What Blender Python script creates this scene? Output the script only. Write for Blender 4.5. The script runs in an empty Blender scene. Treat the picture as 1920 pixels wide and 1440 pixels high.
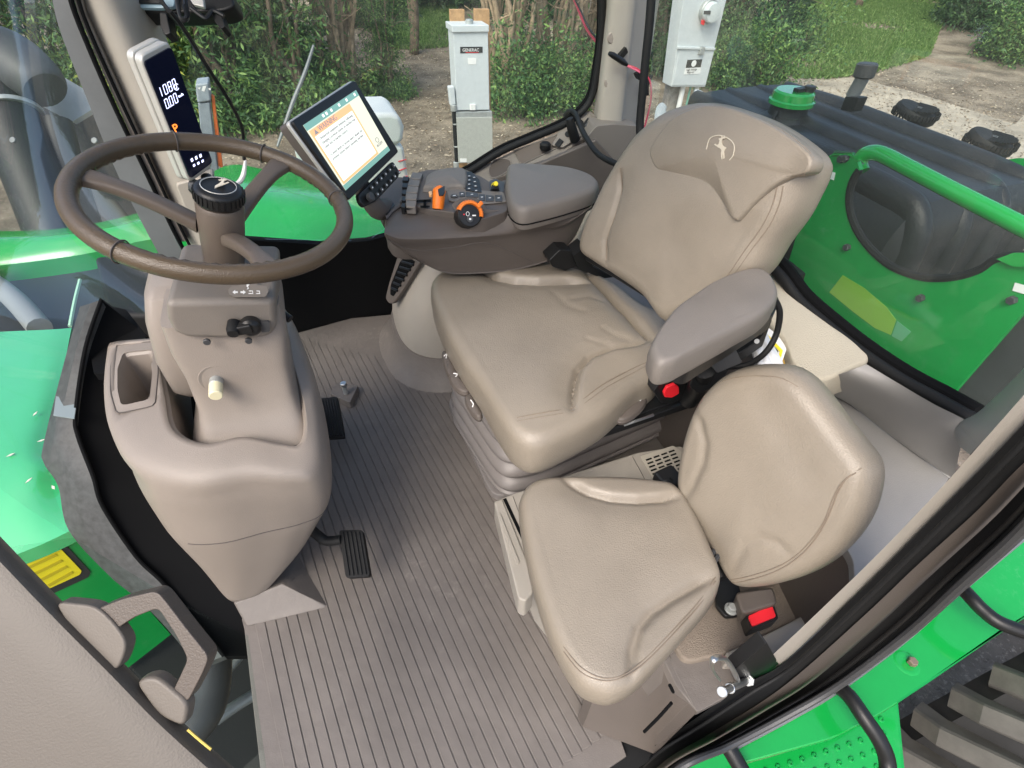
import bpy, math, random
import numpy as np
from mathutils import Vector, Matrix
random.seed(7); rng = np.random.default_rng(7)
S = bpy.context.scene
COL = S.collection
# ------------------------------------------------------------------ camera
FPX = 1000.0; HC = 1.30
_n = np.array([-25., -1060., FPX]); _n /= np.linalg.norm(_n)
_z = -_n
_y = np.array([450-960., 943., FPX]); _y -= _z*(_y@_z); _y /= np.linalg.norm(_y)
_x = np.cross(_y, _z)
if _x[0] < 0: _x = -_x
M = np.stack([_x, _y, _z]); CAM = np.array([0, 0, HC])
cam = bpy.data.objects.new('camera', bpy.data.cameras.new('camera')); COL.objects.link(cam)
cam.data.sensor_width = 36; cam.data.lens = 36*FPX/1920
cam.data.clip_start = 0.02; cam.data.clip_end = 500
R3 = np.stack([M[:, 0], M[:, 1], -M[:, 2]], 1)
cam.matrix_world = Matrix.Translation(CAM) @ Matrix(R3.tolist()).to_4x4()
S.camera = cam
# ------------------------------------------------------------------ light
w = bpy.data.worlds.new("World"); S.world = w; w.use_nodes = True
nt = w.node_tree; bg = nt.nodes['Background']
sky = nt.nodes.new('ShaderNodeTexSky'); sky.sky_type = 'NISHITA'; sky.sun_disc = False
SUN_EL, SUN_ROT = math.radians(50), math.radians(228)
sky.sun_elevation = SUN_EL; sky.sun_rotation = SUN_ROT; sky.air_density = 1.0; sky.dust_density = 4; sky.ozone_density = 1.0
nt.links.new(sky.outputs[0], bg.inputs[0]); bg.inputs[1].default_value = 0.15
sl = bpy.data.lights.new('sun', 'SUN'); sl.energy = 1.1; sl.angle = math.radians(30); sl.color = (1, .96, .9)
so = bpy.data.objects.new('sun', sl); COL.objects.link(so)
sd = Vector((math.sin(SUN_ROT)*math.cos(SUN_EL), math.cos(SUN_ROT)*math.cos(SUN_EL), math.sin(SUN_EL)))
so.rotation_euler = sd.to_track_quat('Z', 'Y').to_euler(); so.location = sd*30
S.view_settings.view_transform = 'Standard'; S.view_settings.look = 'None'
S.view_settings.exposure = 1.1
# ------------------------------------------------------------------ pixel -> world
def ray(px, py): return M@np.array([(px-960)/FPX, -(py-720)/FPX, 1.])
def zp(px, py, z=0.): d = ray(px, py); return CAM+d*((z-CAM[2])/d[2])
def yp(px, py, y): d = ray(px, py); return CAM+d*(y/d[1])
def xp(px, py, x): d = ray(px, py); return CAM+d*(x/d[0])
def dp(px, py, t): return CAM+ray(px, py)*t
def pl(px, py, p0, n): d = ray(px, py); n = np.array(n, float); return CAM+d*(((np.array(p0)-CAM)@n)/(d@n))
def Ys(L, y): return [yp(a, b, y) for a, b in L]
def Zs(L, z): return [zp(a, b, z) for a, b in L]
def Xs(L, x): return [xp(a, b, x) for a, b in L]
def Ds(L, t): return [dp(a, b, t) for a, b in L]
def PLs(L, p0, n): return [pl(a, b, p0, n) for a, b in L]
def unit(v): v = np.array(v, float); return v/np.linalg.norm(v)
# ------------------------------------------------------------------ materials
def lin(c):
    c = np.array(c)/255.; return tuple(np.where(c <= .04045, c/12.92, ((c+.055)/1.055)**2.4))
def mat(name, col, rough=.5, metal=0., spec=.5, bump=0., bscale=200., var=.0, vscale=6., coat=0., emit=None, estr=1., bump2=0., b2scale=20, col2=None, dirt=None):
    m = bpy.data.materials.new(name); m.use_nodes = True; t = m.node_tree; b = t.nodes['Principled BSDF']
    b.inputs['Base Color'].default_value = (*col, 1); b.inputs['Roughness'].default_value = rough
    b.inputs['Metallic'].default_value = metal; b.inputs['Specular IOR Level'].default_value = spec
    b.inputs['Coat Weight'].default_value = coat
    tc = t.nodes.new('ShaderNodeTexCoord')
    if var > 0 or col2 is not None:
        n = t.nodes.new('ShaderNodeTexNoise'); n.inputs['Scale'].default_value = vscale; n.inputs['Detail'].default_value = 6; n.inputs['Roughness'].default_value = .65
        t.links.new(tc.outputs['Object'], n.inputs['Vector'])
        r = t.nodes.new('ShaderNodeMix'); r.data_type = 'RGBA'
        c2 = col2 if col2 is not None else tuple(c*(1-var) for c in col)
        c1 = col if col2 is not None else tuple(min(1, c*(1+var)) for c in col)
        r.inputs['A'].default_value = (*c2, 1); r.inputs['B'].default_value = (*c1, 1)
        mr = t.nodes.new('ShaderNodeMapRange'); mr.inputs[1].default_value = .35; mr.inputs[2].default_value = .65
        t.links.new(n.outputs[0], mr.inputs[0]); t.links.new(mr.outputs[0], r.inputs['Factor'])
        t.links.new(r.outputs['Result'], b.inputs['Base Color'])
        mr2 = t.nodes.new('ShaderNodeMapRange'); mr2.inputs[3].default_value = rough*.88; mr2.inputs[4].default_value = min(1, rough*1.15)
        t.links.new(n.outputs[0], mr2.inputs[0]); t.links.new(mr2.outputs[0], b.inputs['Roughness'])
    if dirt is not None:
        src = b.inputs['Base Color'].links[0].from_socket if b.inputs['Base Color'].links else None
        n1 = t.nodes.new('ShaderNodeTexNoise'); n1.inputs['Scale'].default_value = 3.1; n1.inputs['Detail'].default_value = 3; t.links.new(tc.outputs['Object'], n1.inputs['Vector'])
        n2 = t.nodes.new('ShaderNodeTexNoise'); n2.inputs['Scale'].default_value = 34; n2.inputs['Detail'].default_value = 8; n2.inputs['Roughness'].default_value = .8; t.links.new(tc.outputs['Object'], n2.inputs['Vector'])
        a1 = t.nodes.new('ShaderNodeMapRange'); a1.inputs[1].default_value = .5; a1.inputs[2].default_value = .72; t.links.new(n1.outputs[0], a1.inputs[0])
        a2 = t.nodes.new('ShaderNodeMapRange'); a2.inputs[1].default_value = .53; a2.inputs[2].default_value = .72; t.links.new(n2.outputs[0], a2.inputs[0])
        mu = t.nodes.new('ShaderNodeMath'); mu.operation = 'MULTIPLY'; t.links.new(a1.outputs[0], mu.inputs[0]); t.links.new(a2.outputs[0], mu.inputs[1])
        mm = t.nodes.new('ShaderNodeMix'); mm.data_type = 'RGBA'; mm.inputs['B'].default_value = (*dirt, 1); t.links.new(src, mm.inputs['A']); t.links.new(mu.outputs[0], mm.inputs['Factor']); t.links.new(mm.outputs['Result'], b.inputs['Base Color'])
    last = None
    for st, sc in ((bump, bscale), (bump2, b2scale)):
        if st > 0:
            n = t.nodes.new('ShaderNodeTexNoise'); n.inputs['Scale'].default_value = sc; n.inputs['Detail'].default_value = 3
            t.links.new(tc.outputs['Object'], n.inputs['Vector'])
            bp = t.nodes.new('ShaderNodeBump'); bp.inputs['Strength'].default_value = st; bp.inputs['Distance'].default_value = .002 if sc > 60 else .01
            t.links.new(n.outputs[0], bp.inputs['Height'])
            if last: t.links.new(last.outputs[0], bp.inputs['Normal'])
            last = bp
    if last: t.links.new(last.outputs[0], b.inputs['Normal'])
    if emit is not None:
        b.inputs['Emission Color'].default_value = (*emit, 1); b.inputs['Emission Strength'].default_value = estr
    return m
LEATHER = mat('leather', (.245, .212, .168), .34, bump=.45, bscale=420, var=.05, vscale=7, bump2=.12, b2scale=14)
DOORTRIM = mat('door_trim', (.095, .081, .066), .5, bump=.2, bscale=500, var=.04)
BEIGE = mat('beige_plastic', (.235, .203, .174), .42, bump=.35, bscale=700, var=.03)
BEIGE2 = mat('cream_plastic', (.33, .305, .265), .5, bump=.35, bscale=700, var=.03)
TAUPE = mat('taupe_plastic', (.098, .083, .072), .5, bump=.35, bscale=700, var=.04)
SHELF = mat('shelf_plastic', (.245, .240, .230), .42, bump=.35, bscale=700, var=.04)
GREYTRIM = mat('grey_trim_plastic', (.170, .152, .134), .5, bump=.35, bscale=700, var=.03)
MATM = mat('rubber_mat', (.142, .126, .113), .50, bump=.3, bscale=500, var=.12, vscale=5, bump2=.15, b2scale=40, dirt=(.30, .27, .24))
GROOVE = mat('mat_groove', (.075, .064, .058), .7)
BELLOW = mat('bellows_rubber', (.18, .165, .158), .42, bump=.2, bscale=400, var=.05)
WHEEL = mat('wheel_leather', (.080, .058, .036), .22, bump=.5, bscale=500, var=.08)
SPOKE = mat('wheel_spoke', (.11, .088, .07), .40, bump=.3, bscale=600)
BLACK = mat('black_plastic', (.011, .0115, .012), .38, spec=.35, bump=.15, bscale=400)
RUBBER = mat('black_rubber', (.011, .0115, .012), .6, spec=.22, bump=.2, bscale=300)
VOID = mat('black_panel', (.0022, .0025, .003), .85, spec=.15)
DKGREY = mat('dark_grey', (.05, .052, .055), .45, bump=.2, bscale=400, var=.15)
GREEN = mat('green_paint', (.006, .31, .050), .18, coat=.8, var=.08, vscale=3, dirt=(.08, .36, .14), bump2=.03, b2scale=6)
HOODG = mat('hood_paint', (.03, .44, .14), .20, coat=1.0, var=.05, vscale=3, spec=1.0)
HOODG.node_tree.nodes['Principled BSDF'].inputs['Coat IOR'].default_value = 2.0
GREEN2 = mat('dark_green_paint', (.003, .27, .050), .34, coat=.3, var=.10, vscale=4, bump2=.06, b2scale=90, dirt=(.10, .30, .14))
YELLOW = mat('yellow_decal', (.85, .68, .02), .45)
ORANGE = mat('orange_plastic', (.85, .20, .015), .38, bump=.3, bscale=500)
RED = mat('red_plastic', (.75, .02, .03), .35)
WHITE = mat('white_plastic', (.78, .78, .76), .4, var=.03)
CHROME = mat('bright_metal', (.58, .59, .58), .38, metal=1, bump=.1, bscale=90)
STEEL = mat('galvanised', (.42, .44, .43), .5, metal=.5, var=.1, vscale=25)
BOXGREY = mat('painted_grey_box', (.55, .59, .60), .45, var=.04, vscale=20)
SILVER = mat('silver_frame', (.55, .54, .50), .35, metal=.35)
TANK = mat('black_tank_plastic', (.020, .022, .024), .42, spec=.35, bump=.6, bscale=140, var=.2, vscale=9, dirt=(.16, .16, .15))
WOOD = mat('treated_wood', (.42, .25, .12), .75, var=.25, vscale=14, bump2=.2, b2scale=60)
GREYMETAL = mat('grey_sheet_metal', (.16, .17, .175), .45, metal=.2, var=.1)
FABRIC = mat('woven_fabric', (.42, .385, .31), .9, bump=.9, bscale=330, spec=.2)
FABRIC2 = mat('brown_fabric', (.22, .185, .15), .9, bump=.9, bscale=330, spec=.2)
PRINT = mat('white_print', (.8, .8, .78), .5)
DARKPRINT = mat('dark_print', (.03, .03, .03), .5)
EMBOSS = mat('emblem_grey', (.55, .50, .40), .5)
SEAM = mat('seam_thread', (.20, .16, .12), .7)
PINK = mat('red_wire', (.45, .03, .06), .4)
TYRE = mat('tyre_rubber', (.022, .022, .023), .8, var=.3, vscale=7, bump=.3, bscale=80)
LUG = mat('dusty_tyre_lug', (.085, .08, .072), .85, var=.2, vscale=12, bump=.3, bscale=90)
SCREENB = mat('dark_screen', (.003, .0035, .006), .15, spec=.15, emit=(.002, .003, .010), estr=.5)
SEG = mat('lit_digits', (.7, .7, 1), .4, emit=(.62, .66, 1), estr=1.2)
SEGO = mat('lit_orange', (1, .3, .05), .4, emit=(1, .22, .03), estr=1.0)
SCREENW = mat('lit_screen_white', (.0, .0, .0), .2, emit=(.82, .90, .84), estr=.75)
SCREENO = mat('lit_screen_orange', (.0, .0, .0), .2, emit=(.95, .42, .20), estr=.75)
SCREENY = mat('lit_screen_cream', (.0, .0, .0), .2, emit=(.80, .82, .66), estr=.6)
SCREENG = mat('lit_screen_green', (.0, .0, .0), .2, emit=(.16, .34, .30), estr=.7)
SCREENT = mat('lit_screen_text', (.02, .02, .02), .2, emit=(.28, .27, .27), estr=.6)
def glassmat(name, tint, refl=.10, haze=.0):
    m = bpy.data.materials.new(name); m.use_nodes = True; t = m.node_tree; t.nodes.clear()
    o = t.nodes.new('ShaderNodeOutputMaterial'); tr = t.nodes.new('ShaderNodeBsdfTransparent'); tr.inputs[0].default_value = (*tint, 1)
    g = t.nodes.new('ShaderNodeBsdfGlossy'); g.inputs['Roughness'].default_value = .02
    lw = t.nodes.new('ShaderNodeLayerWeight'); lw.inputs[0].default_value = .25
    mr = t.nodes.new('ShaderNodeMapRange'); mr.inputs[3].default_value = refl*.4; mr.inputs[4].default_value = refl*3
    mx = t.nodes.new('ShaderNodeMixShader')
    t.links.new(lw.outputs['Fresnel'], mr.inputs[0]); t.links.new(mr.outputs[0], mx.inputs[0])
    t.links.new(tr.outputs[0], mx.inputs[1]); t.links.new(g.outputs[0], mx.inputs[2])
    last = mx
    if haze > 0:
        d = t.nodes.new('ShaderNodeBsdfDiffuse'); d.inputs[0].default_value = (.55, .6, .58, 1)
        m2 = t.nodes.new('ShaderNodeMixShader'); m2.inputs[0].default_value = haze
        t.links.new(mx.outputs[0], m2.inputs[1]); t.links.new(d.outputs[0], m2.inputs[2]); last = m2
    t.links.new(last.outputs[0], o.inputs[0]); return m
GLASS = glassmat('window_glass', (.93, .97, .95), .06, .02)
GLASSD = glassmat('windscreen_glass', (.86, .93, .91), .05, .028)
GLASSC = glassmat('door_glass', (.9, .95, .93), .02, .0)
# ------------------------------------------------------------------ object helpers
ORG = {}
def thing(name, label, cat, loc=(0, 0, 0), group=None):
    o = bpy.data.objects.new(name, None); COL.objects.link(o); o.empty_display_size = .05
    o.location = tuple(float(v) for v in loc); ORG[o.name] = np.array(loc, float)
    o['label'] = label; o['category'] = cat
    if group: o['group'] = group
    return o
def obj(name, geo, m, parent=None, smooth=True, bev=0., seg=3, label=None, sub=0, angle=40):
    V, F = geo; V = np.array(V, float)
    org = ORG[parent.name] if parent else np.array([V[:, 0].mean(), V[:, 1].mean(), V[:, 2].min()])
    me = bpy.data.meshes.new(name); me.from_pydata((V-org).tolist(), [], [list(map(int, f)) for f in F]); me.update()
    if smooth: me.polygons.foreach_set('use_smooth', [True]*len(me.polygons))
    if smooth and sub == 0: me.set_sharp_from_angle(angle=math.radians(38))
    me.materials.append(m)
    o = bpy.data.objects.new(name, me); COL.objects.link(o)
    if parent: o.parent = parent
    else: o.location = org
    ORG[o.name] = org
    if bev > 0:
        b = o.modifiers.new('bevel', 'BEVEL'); b.width = bev; b.segments = seg; b.limit_method = 'ANGLE'; b.angle_limit = math.radians(angle); b.harden_normals = True
    if sub: s = o.modifiers.new('sub', 'SUBSURF'); s.levels = sub; s.render_levels = sub
    if label: o['label'] = label
    return o
def top(name, geo, m, label, cat, group=None, **k):
    o = obj(name, geo, m, None, **k); o['label'] = label; o['category'] = cat
    if group: o['group'] = group
    return o
def struct(name, geo, m, parent=None, kind='structure', **k):
    o = obj(name, geo, m, parent, **k)
    if parent is None: o['kind'] = kind
    return o
def join(*gs):
    V = []; F = []; n = 0
    for v, f in gs:
        V += [tuple(p) for p in v]; F += [[i+n for i in q] for q in f]; n += len(v)
    return V, F
def box(c, s, ax=None):
    c = np.array(c, float); s = np.array(s, float)/2
    ax = np.eye(3) if ax is None else np.array(ax)
    V = [c+ax[0]*s[0]*i+ax[1]*s[1]*j+ax[2]*s[2]*k for i in (-1, 1) for j in (-1, 1) for k in (-1, 1)]
    return V, [(0, 1, 3, 2), (4, 6, 7, 5), (0, 4, 5, 1), (2, 3, 7, 6), (0, 2, 6, 4), (1, 5, 7, 3)]
def prism(P, vec):
    P = [np.array(p, float) for p in P]; n = len(P); vec = np.array(vec, float)
    V = P+[p+vec for p in P]
    F = [list(range(n))[::-1], [i+n for i in range(n)]]+[(i, (i+1) % n, (i+1) % n+n, i+n) for i in range(n)]
    # orientation fix
    nn = np.zeros(3)
    for i in range(n): nn += np.cross(P[i], P[(i+1) % n])
    if nn@vec < 0: F = [list(f)[::-1] for f in F]
    return V, F
def cr(P, k=8, closed=False):
    P = [np.array(p, float) for p in P]; n = len(P); out = []
    rngi = range(n) if closed else range(n-1)
    for i in rngi:
        if closed: a, b, c, d = P[i-1], P[i], P[(i+1) % n], P[(i+2) % n]
        else: a, b, c, d = P[max(i-1, 0)], P[i], P[i+1], P[min(i+2, n-1)]
        for j in range(k):
            t = j/k
            out.append(.5*((2*b)+(-a+c)*t+(2*a-5*b+4*c-d)*t*t+(-a+3*b-3*c+d)*t**3))
    if not closed: out.append(P[-1])
    return out
def tube(P, r, n=10, closed=False, k=8, smooth=True, flat=1.0):
    P = cr(P, k, closed) if smooth else [np.array(p, float) for p in P]
    P = np.array(P); m = len(P)
    T = np.roll(P, -1, 0)-np.roll(P, 1, 0) if closed else np.gradient(P, axis=0)
    T /= np.linalg.norm(T, axis=1)[:, None]+1e-12
    a = np.array([0, 0, 1.]) if abs(T[0][2]) < .9 else np.array([1., 0, 0])
    N = np.cross(T[0], a); N /= np.linalg.norm(N)
    V = []; rr = r if hasattr(r, '__len__') else [r]*m
    if len(rr) != m: rr = np.interp(np.linspace(0, 1, m), np.linspace(0, 1, len(rr)), rr)
    for i in range(m):
        N = N-T[i]*(N@T[i]); N /= np.linalg.norm(N); B = np.cross(T[i], N)
        for j in range(n):
            an = 2*math.pi*j/n; V.append(P[i]+rr[i]*(math.cos(an)*N+flat*math.sin(an)*B))
    F = []
    for i in range(m if closed else m-1):
        for j in range(n):
            a_, b_ = i*n+j, i*n+(j+1) % n; c_, d_ = ((i+1) % m)*n+(j+1) % n, ((i+1) % m)*n+j
            F.append((a_, b_, c_, d_))
    if not closed: F += [list(range(n))[::-1], [(m-1)*n+j for j in range(n)]]
    return V, F
def frame(axis):
    a = unit(axis); h = np.array([0, 0, 1.]) if abs(a[2]) < .9 else np.array([1., 0, 0])
    u = unit(np.cross(h, a)); v = np.cross(a, u); return u, v, a
def lathe(prof, o, axis=(0, 0, 1), n=24, fr=None):
    u, v, a = fr if fr else frame(axis); o = np.array(o, float); V = []; F = []
    for r, h in prof:
        for j in range(n):
            t = 2*math.pi*j/n; V.append(o+a*h+r*(math.cos(t)*u+math.sin(t)*v))
    for i in range(len(prof)-1):
        for j in range(n): F.append((i*n+j, i*n+(j+1) % n, (i+1)*n+(j+1) % n, (i+1)*n+j))
    F += [list(range(n))[::-1], [(len(prof)-1)*n+j for j in range(n)]]
    return V, F
def cyl(p, q, r, n=16):
    p = np.array(p, float); q = np.array(q, float); L = np.linalg.norm(q-p); c = min(r*.15, L*.2)
    return lathe([(r-c, 0), (r, c), (r, L-c), (r-c, L)], p, q-p, n)
def loft(rows, closed_u=False, caps=False):
    m = len(rows); n = len(rows[0]); V = [p for r in rows for p in r]; F = []
    for i in range(m-1):
        for j in range(n if closed_u else n-1):
            F.append((i*n+j, i*n+(j+1) % n, (i+1)*n+(j+1) % n, (i+1)*n+j))
    if caps: F += [list(range(n))[::-1], [(m-1)*n+j for j in range(n)]]
    return V, F
def thick(rows, vec):
    """grid surface with thickness vec"""
    m = len(rows); n = len(rows[0]); vec = np.array(vec, float)
    V, F = loft(rows); F = [list(f) for f in F]; N = m*n
    V = [np.array(v) for v in V]; V = V+[v+vec for v in V]
    F2 = [[i+N for i in f][::-1] for f in F]
    E = []
    for j in range(n-1): E += [(j, N+j, N+j+1, j+1), ((m-1)*n+j+1, (m-1)*n+j+1+N, (m-1)*n+j+N, (m-1)*n+j)]
    for i in range(m-1): E += [((i+1)*n, (i+1)*n+N, i*n+N, i*n), (i*n+n-1, i*n+n-1+N, (i+1)*n+n-1+N, (i+1)*n+n-1)]
    return V, F+F2+E
def resample(P, N, closed=True):
    P = np.array(P); Q = np.vstack([P, P[:1]]) if closed else P
    L = np.r_[0, np.cumsum(np.linalg.norm(np.diff(Q, axis=0), axis=1))]
    t = np.linspace(0, L[-1], N, endpoint=not closed)
    return np.stack([np.interp(t, L, Q[:, i]) for i in range(Q.shape[1])], 1)
def pdist(q, poly):
    """distance of points q (n,2) to polyline, signed, with along-parameter"""
    best = np.full(len(q), 1e9); sg = np.zeros(len(q)); al = np.zeros(len(q))
    L = np.r_[0, np.cumsum(np.linalg.norm(np.diff(poly, axis=0), axis=1))]
    for i in range(len(poly)-1):
        a, b = poly[i], poly[i+1]; d = b-a; l2 = d@d+1e-12
        t = np.clip(((q-a)@d)/l2, 0, 1); c = a+t[:, None]*d; e = q-c; ds = np.linalg.norm(e, axis=1)
        k = ds < best; best[k] = ds[k]; sg[k] = np.sign(d[0]*e[k, 1]-d[1]*e[k, 0]); al[k] = (L[i]+t[k]*np.sqrt(l2))/L[-1]
    return best, sg, al
class Pillow:
    def __init__(s, P, n, r=.03, down=.05, dome=.012, creases=(), bumps=(), N=240, K=56, rbot=.02, tilt=None):
        n = unit(n); P = np.array(P); c0 = P.mean(0)
        h = np.array([0, 1., 0]) if abs(n[1]) < .8 else np.array([1., 0, 0])
        u = unit(np.cross(h, n)); v = np.cross(n, u); s.c0, s.u, s.v, s.n = c0, u, v, n
        q = s.to2(P); q = resample(cr([*q], 10, True), N)
        a = .5*np.sum(q[:, 0]*np.roll(q[:, 1], -1)-np.roll(q[:, 0], -1)*q[:, 1])
        if a < 0: q = q[::-1]; a = -a
        cx = np.array([np.sum((q[:, 0]+np.roll(q[:, 0], -1))*(q[:, 0]*np.roll(q[:, 1], -1)-np.roll(q[:, 0], -1)*q[:, 1])), np.sum((q[:, 1]+np.roll(q[:, 1], -1))*(q[:, 0]*np.roll(q[:, 1], -1)-np.roll(q[:, 0], -1)*q[:, 1]))])/(6*a)
        s.q, s.cx, s.r, s.dome, s.N = q, cx, r, dome, N
        s.dist = np.linalg.norm(q-cx, axis=1)
        s.cre = [(s.to2(np.array(cp)), d, w, lift, lw) for cp, d, w, lift, lw in creases]
        s.bumps = [(s.to2(np.array([b[0]]))[0], b[1], b[2]) for b in bumps]
        V = []; F = []
        prof = [(rbot, -down-rbot), (rbot*.3, -down-rbot*.7), (0, -down)]+[(0, -down*.66), (-.002, -down*.33), (0, 0)]
        for a_ in (12, 24, 36, 48, 60, 70, 80, 90):
            a_ = math.radians(a_); prof.append((r*(1-math.cos(a_)), r*math.sin(a_)))
        for ins, hh in prof:
            sc = 1-ins/s.dist; V.append(s.to3(cx+(q-cx)*sc[:, None], np.full(N, hh)+(s.crease(cx+(q-cx)*sc[:, None])*max(0, hh/r)**.7 if hh > 0 else 0)))
        s0 = 1-r/s.dist
        for k in range(1, K):
            t = 1-k/K; p = cx+(q-cx)*(s0*t)[:, None]
            V.append(s.to3(p, s.height(p, np.full(N, t))))
        cp = s.to3(cx[None], s.height(cx[None], np.zeros(1)))
        m = len(V); V = np.vstack(V+[cp])
        for i in range(m-1):
            for j in range(N): F.append((i*N+j, i*N+(j+1) % N, (i+1)*N+(j+1) % N, (i+1)*N+j))
        for j in range(N): F.append(((m-1)*N+j, (m-1)*N+(j+1) % N, m*N))
        F.append(list(range(N))[::-1])
        s.geo = (V, F)
    def to2(s, P): d = np.atleast_2d(P)-s.c0; return np.stack([d@s.u, d@s.v], 1)
    def to3(s, q, h): return s.c0+q[:, :1]*s.u+q[:, 1:]*s.v+np.asarray(h)[:, None]*s.n
    def crease(s, p):
        h = np.zeros(len(p))
        for cp, d, w, lift, lw in s.cre:
            ds, sg, al = pdist(p, cp); tp = np.clip(np.minimum(al, 1-al)*6, 0, 1)**.7
            h -= d*np.exp(-(ds/w)**2)*tp
            if lift: h += lift*tp*np.exp(-(ds/lw)**2)*np.where(sg > 0, 1, 0)*(1-np.exp(-(ds/(w*1.3))**2))
        for c, w, a in s.bumps: h += a*np.exp(-np.sum((p-c)**2, 1)/w**2)
        return h
    def height(s, p, t): return s.r+s.dome*(1-t*t)+s.crease(p)
    def on(s, P3, lift=0.0):
        q = s.to2(np.array(P3)); d = q-s.cx; ang = np.arctan2(d[:, 1], d[:, 0]); qa = np.arctan2(s.q[:, 1]-s.cx[1], s.q[:, 0]-s.cx[0])
        out = []
        for i in range(len(q)):
            j = np.argmin(np.abs(np.angle(np.exp(1j*(qa-ang[i]))))); rho = np.linalg.norm(d[i]); D = s.dist[j]
            ins = D-rho
            if ins < s.r: hh = s.r*math.sin(math.acos(max(-1, min(1, 1-max(ins, 0)/s.r)))); hh = hh+s.crease(q[i:i+1])[0]*(hh/s.r)**.7
            else: hh = s.height(q[i:i+1], np.array([rho/(D-s.r)]))[0]
            out.append(hh+lift)
        return s.to3(q, np.array(out))
    def ringpath(s, ins, h):  # path round the edge
        sc = 1-ins/s.dist; return s.to3(s.cx+(s.q-s.cx)*sc[:, None], np.full(s.N, h))
def textobj(txt, name, org, xd, yd, size, m, parent, ext=.0005, align='LEFT'):
    cu = bpy.data.curves.new(name, 'FONT'); cu.body = txt; cu.size = size; cu.extrude = ext; cu.align_x = align; cu.resolution_u = 3
    o = bpy.data.objects.new('tmp', cu); COL.objects.link(o)
    dg = bpy.context.evaluated_depsgraph_get(); me = bpy.data.meshes.new_from_object(o.evaluated_get(dg))
    bpy.data.objects.remove(o); xd = unit(xd); yd = unit(yd-xd*(xd@yd)); zd = np.cross(xd, yd)
    V = np.array([v.co for v in me.vertices]); V = np.array(org)+V[:, :1]*xd+V[:, 1:2]*yd+V[:, 2:3]*zd
    F = [list(p.vertices) for p in me.polygons]; bpy.data.meshes.remove(me)
    if len(V) == 0: return None
    return obj(name, (V, F), m, parent, smooth=False)
def roundpoly(P, r=.01, k=4):
    """round corners of planar polygon (3D pts)"""
    P = [np.array(p, float) for p in P]; n = len(P); out = []
    for i in range(n):
        a, b, c = P[i-1], P[i], P[(i+1) % n]; la, lc = np.linalg.norm(a-b), np.linalg.norm(c-b)
        ra = min(r, la*.45); rc = min(r, lc*.45); p, q = b+(a-b)/la*ra, b+(c-b)/lc*rc
        for j in range(k+1): t = j/k; out.append((1-t)**2*p+2*t*(1-t)*b+t*t*q)
    return out
def superloft(secs, n=40, e=4., caps=True, ax=None):
    """secs: (cx,cy,cz,hx,hy[,tiltvec x-axis]) rounded-rectangle sections"""
    rows = []
    for s in secs:
        cx, cy, cz, hx, hy = s[:5]; tx = s[5] if len(s) > 5 else 0.
        r = []
        for j in range(n):
            t = 2*math.pi*j/n; c, s_ = math.cos(t), math.sin(t)
            X = hx*math.copysign(abs(c)**(2/e), c); Y = hy*math.copysign(abs(s_)**(2/e), s_)
            r.append(np.array([cx+X, cy+Y, cz-tx*X]))
        rows.append(r)
    return loft(rows, True, caps)
DEER = [(.02,.10),(.10,.22),(.20,.34),(.22,.46),(.18,.54),(.24,.57),(.36,.56),(.50,.60),(.60,.70),(.64,.80),(.60,.86),(.52,.88),(.46,.96),(.50,.98),(.56,.93),(.60,1.0),(.64,.99),(.63,.92),(.68,.88),(.72,.96),(.76,.95),(.73,.85),(.82,.80),(.86,.75),(.76,.73),(.73,.64),(.72,.54),(.80,.48),(.92,.50),(.97,.44),(.84,.42),(.74,.42),(.66,.40),(.58,.42),(.46,.40),(.38,.36),(.34,.24),(.24,.10),(.12,.0),(.10,.04),(.20,.16),(.22,.26),(.14,.18),(.06,.06)]
def deer(org, xd, yd, size, lift):
    xd = unit(xd); yd = unit(yd); n = np.cross(xd, yd)
    return prism([np.array(org)+xd*(a-.5)*size+yd*(b-.5)*size for a, b in DEER], n*lift)
exec_sections = []
LG = np.array([.99, .14, 0]); LT = np.array([-.14, .99, 0]); UP = np.array([0, 0, 1.])
AX = np.stack([LG, LT, UP])
def patch(px, fn, arg, r=.0, k=4):
    P = fn(px, arg); return roundpoly(P, r, k) if r > 0 else P
# ================================================================== cab floor and shell
cab = struct('floor', box((.36, 1.0, -.035), (1.42, 1.70, .05), AX), RUBBER)
fm = thing('floor_mat', 'ribbed taupe rubber floor mat covering the cab floor', 'floor mat', (0, .8, 0))
mo = [(-.335, .08, 0), (.335, .165, 0), (.38, .60, 0), (.95, .80, 0), (.95, 1.70, 0), (.02, 1.86, 0), (-.42, 1.80, 0), (-.50, 1.2, 0), (-.392, .70, 0)]
obj('mat_base', prism([np.array(p)-UP*.009 for p in mo], UP*.012), MATM, fm, bev=.002, seg=2)
pitch = .0238; c = -.262
while c < .56:
    y0 = .16+max(0, c)*.16; y1 = 1.78
    if c < -.17: y1 = .71+(c+.262)*.25
    if c > .10: y1 = 1.76-(c-.10)*.9
    if c > .42: y0 = .45
    a = c; b = c+pitch-.0027
    P = [(a-.15*y0, y0, .0032), (b-.15*y0, y0, .003), (b-.15*y1, y1, .003), (a-.15*y1, y1, .0032)]
    obj('rib', prism(P, UP*.0026), MATM, fm, bev=.001, seg=2)
    c += pitch
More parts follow.
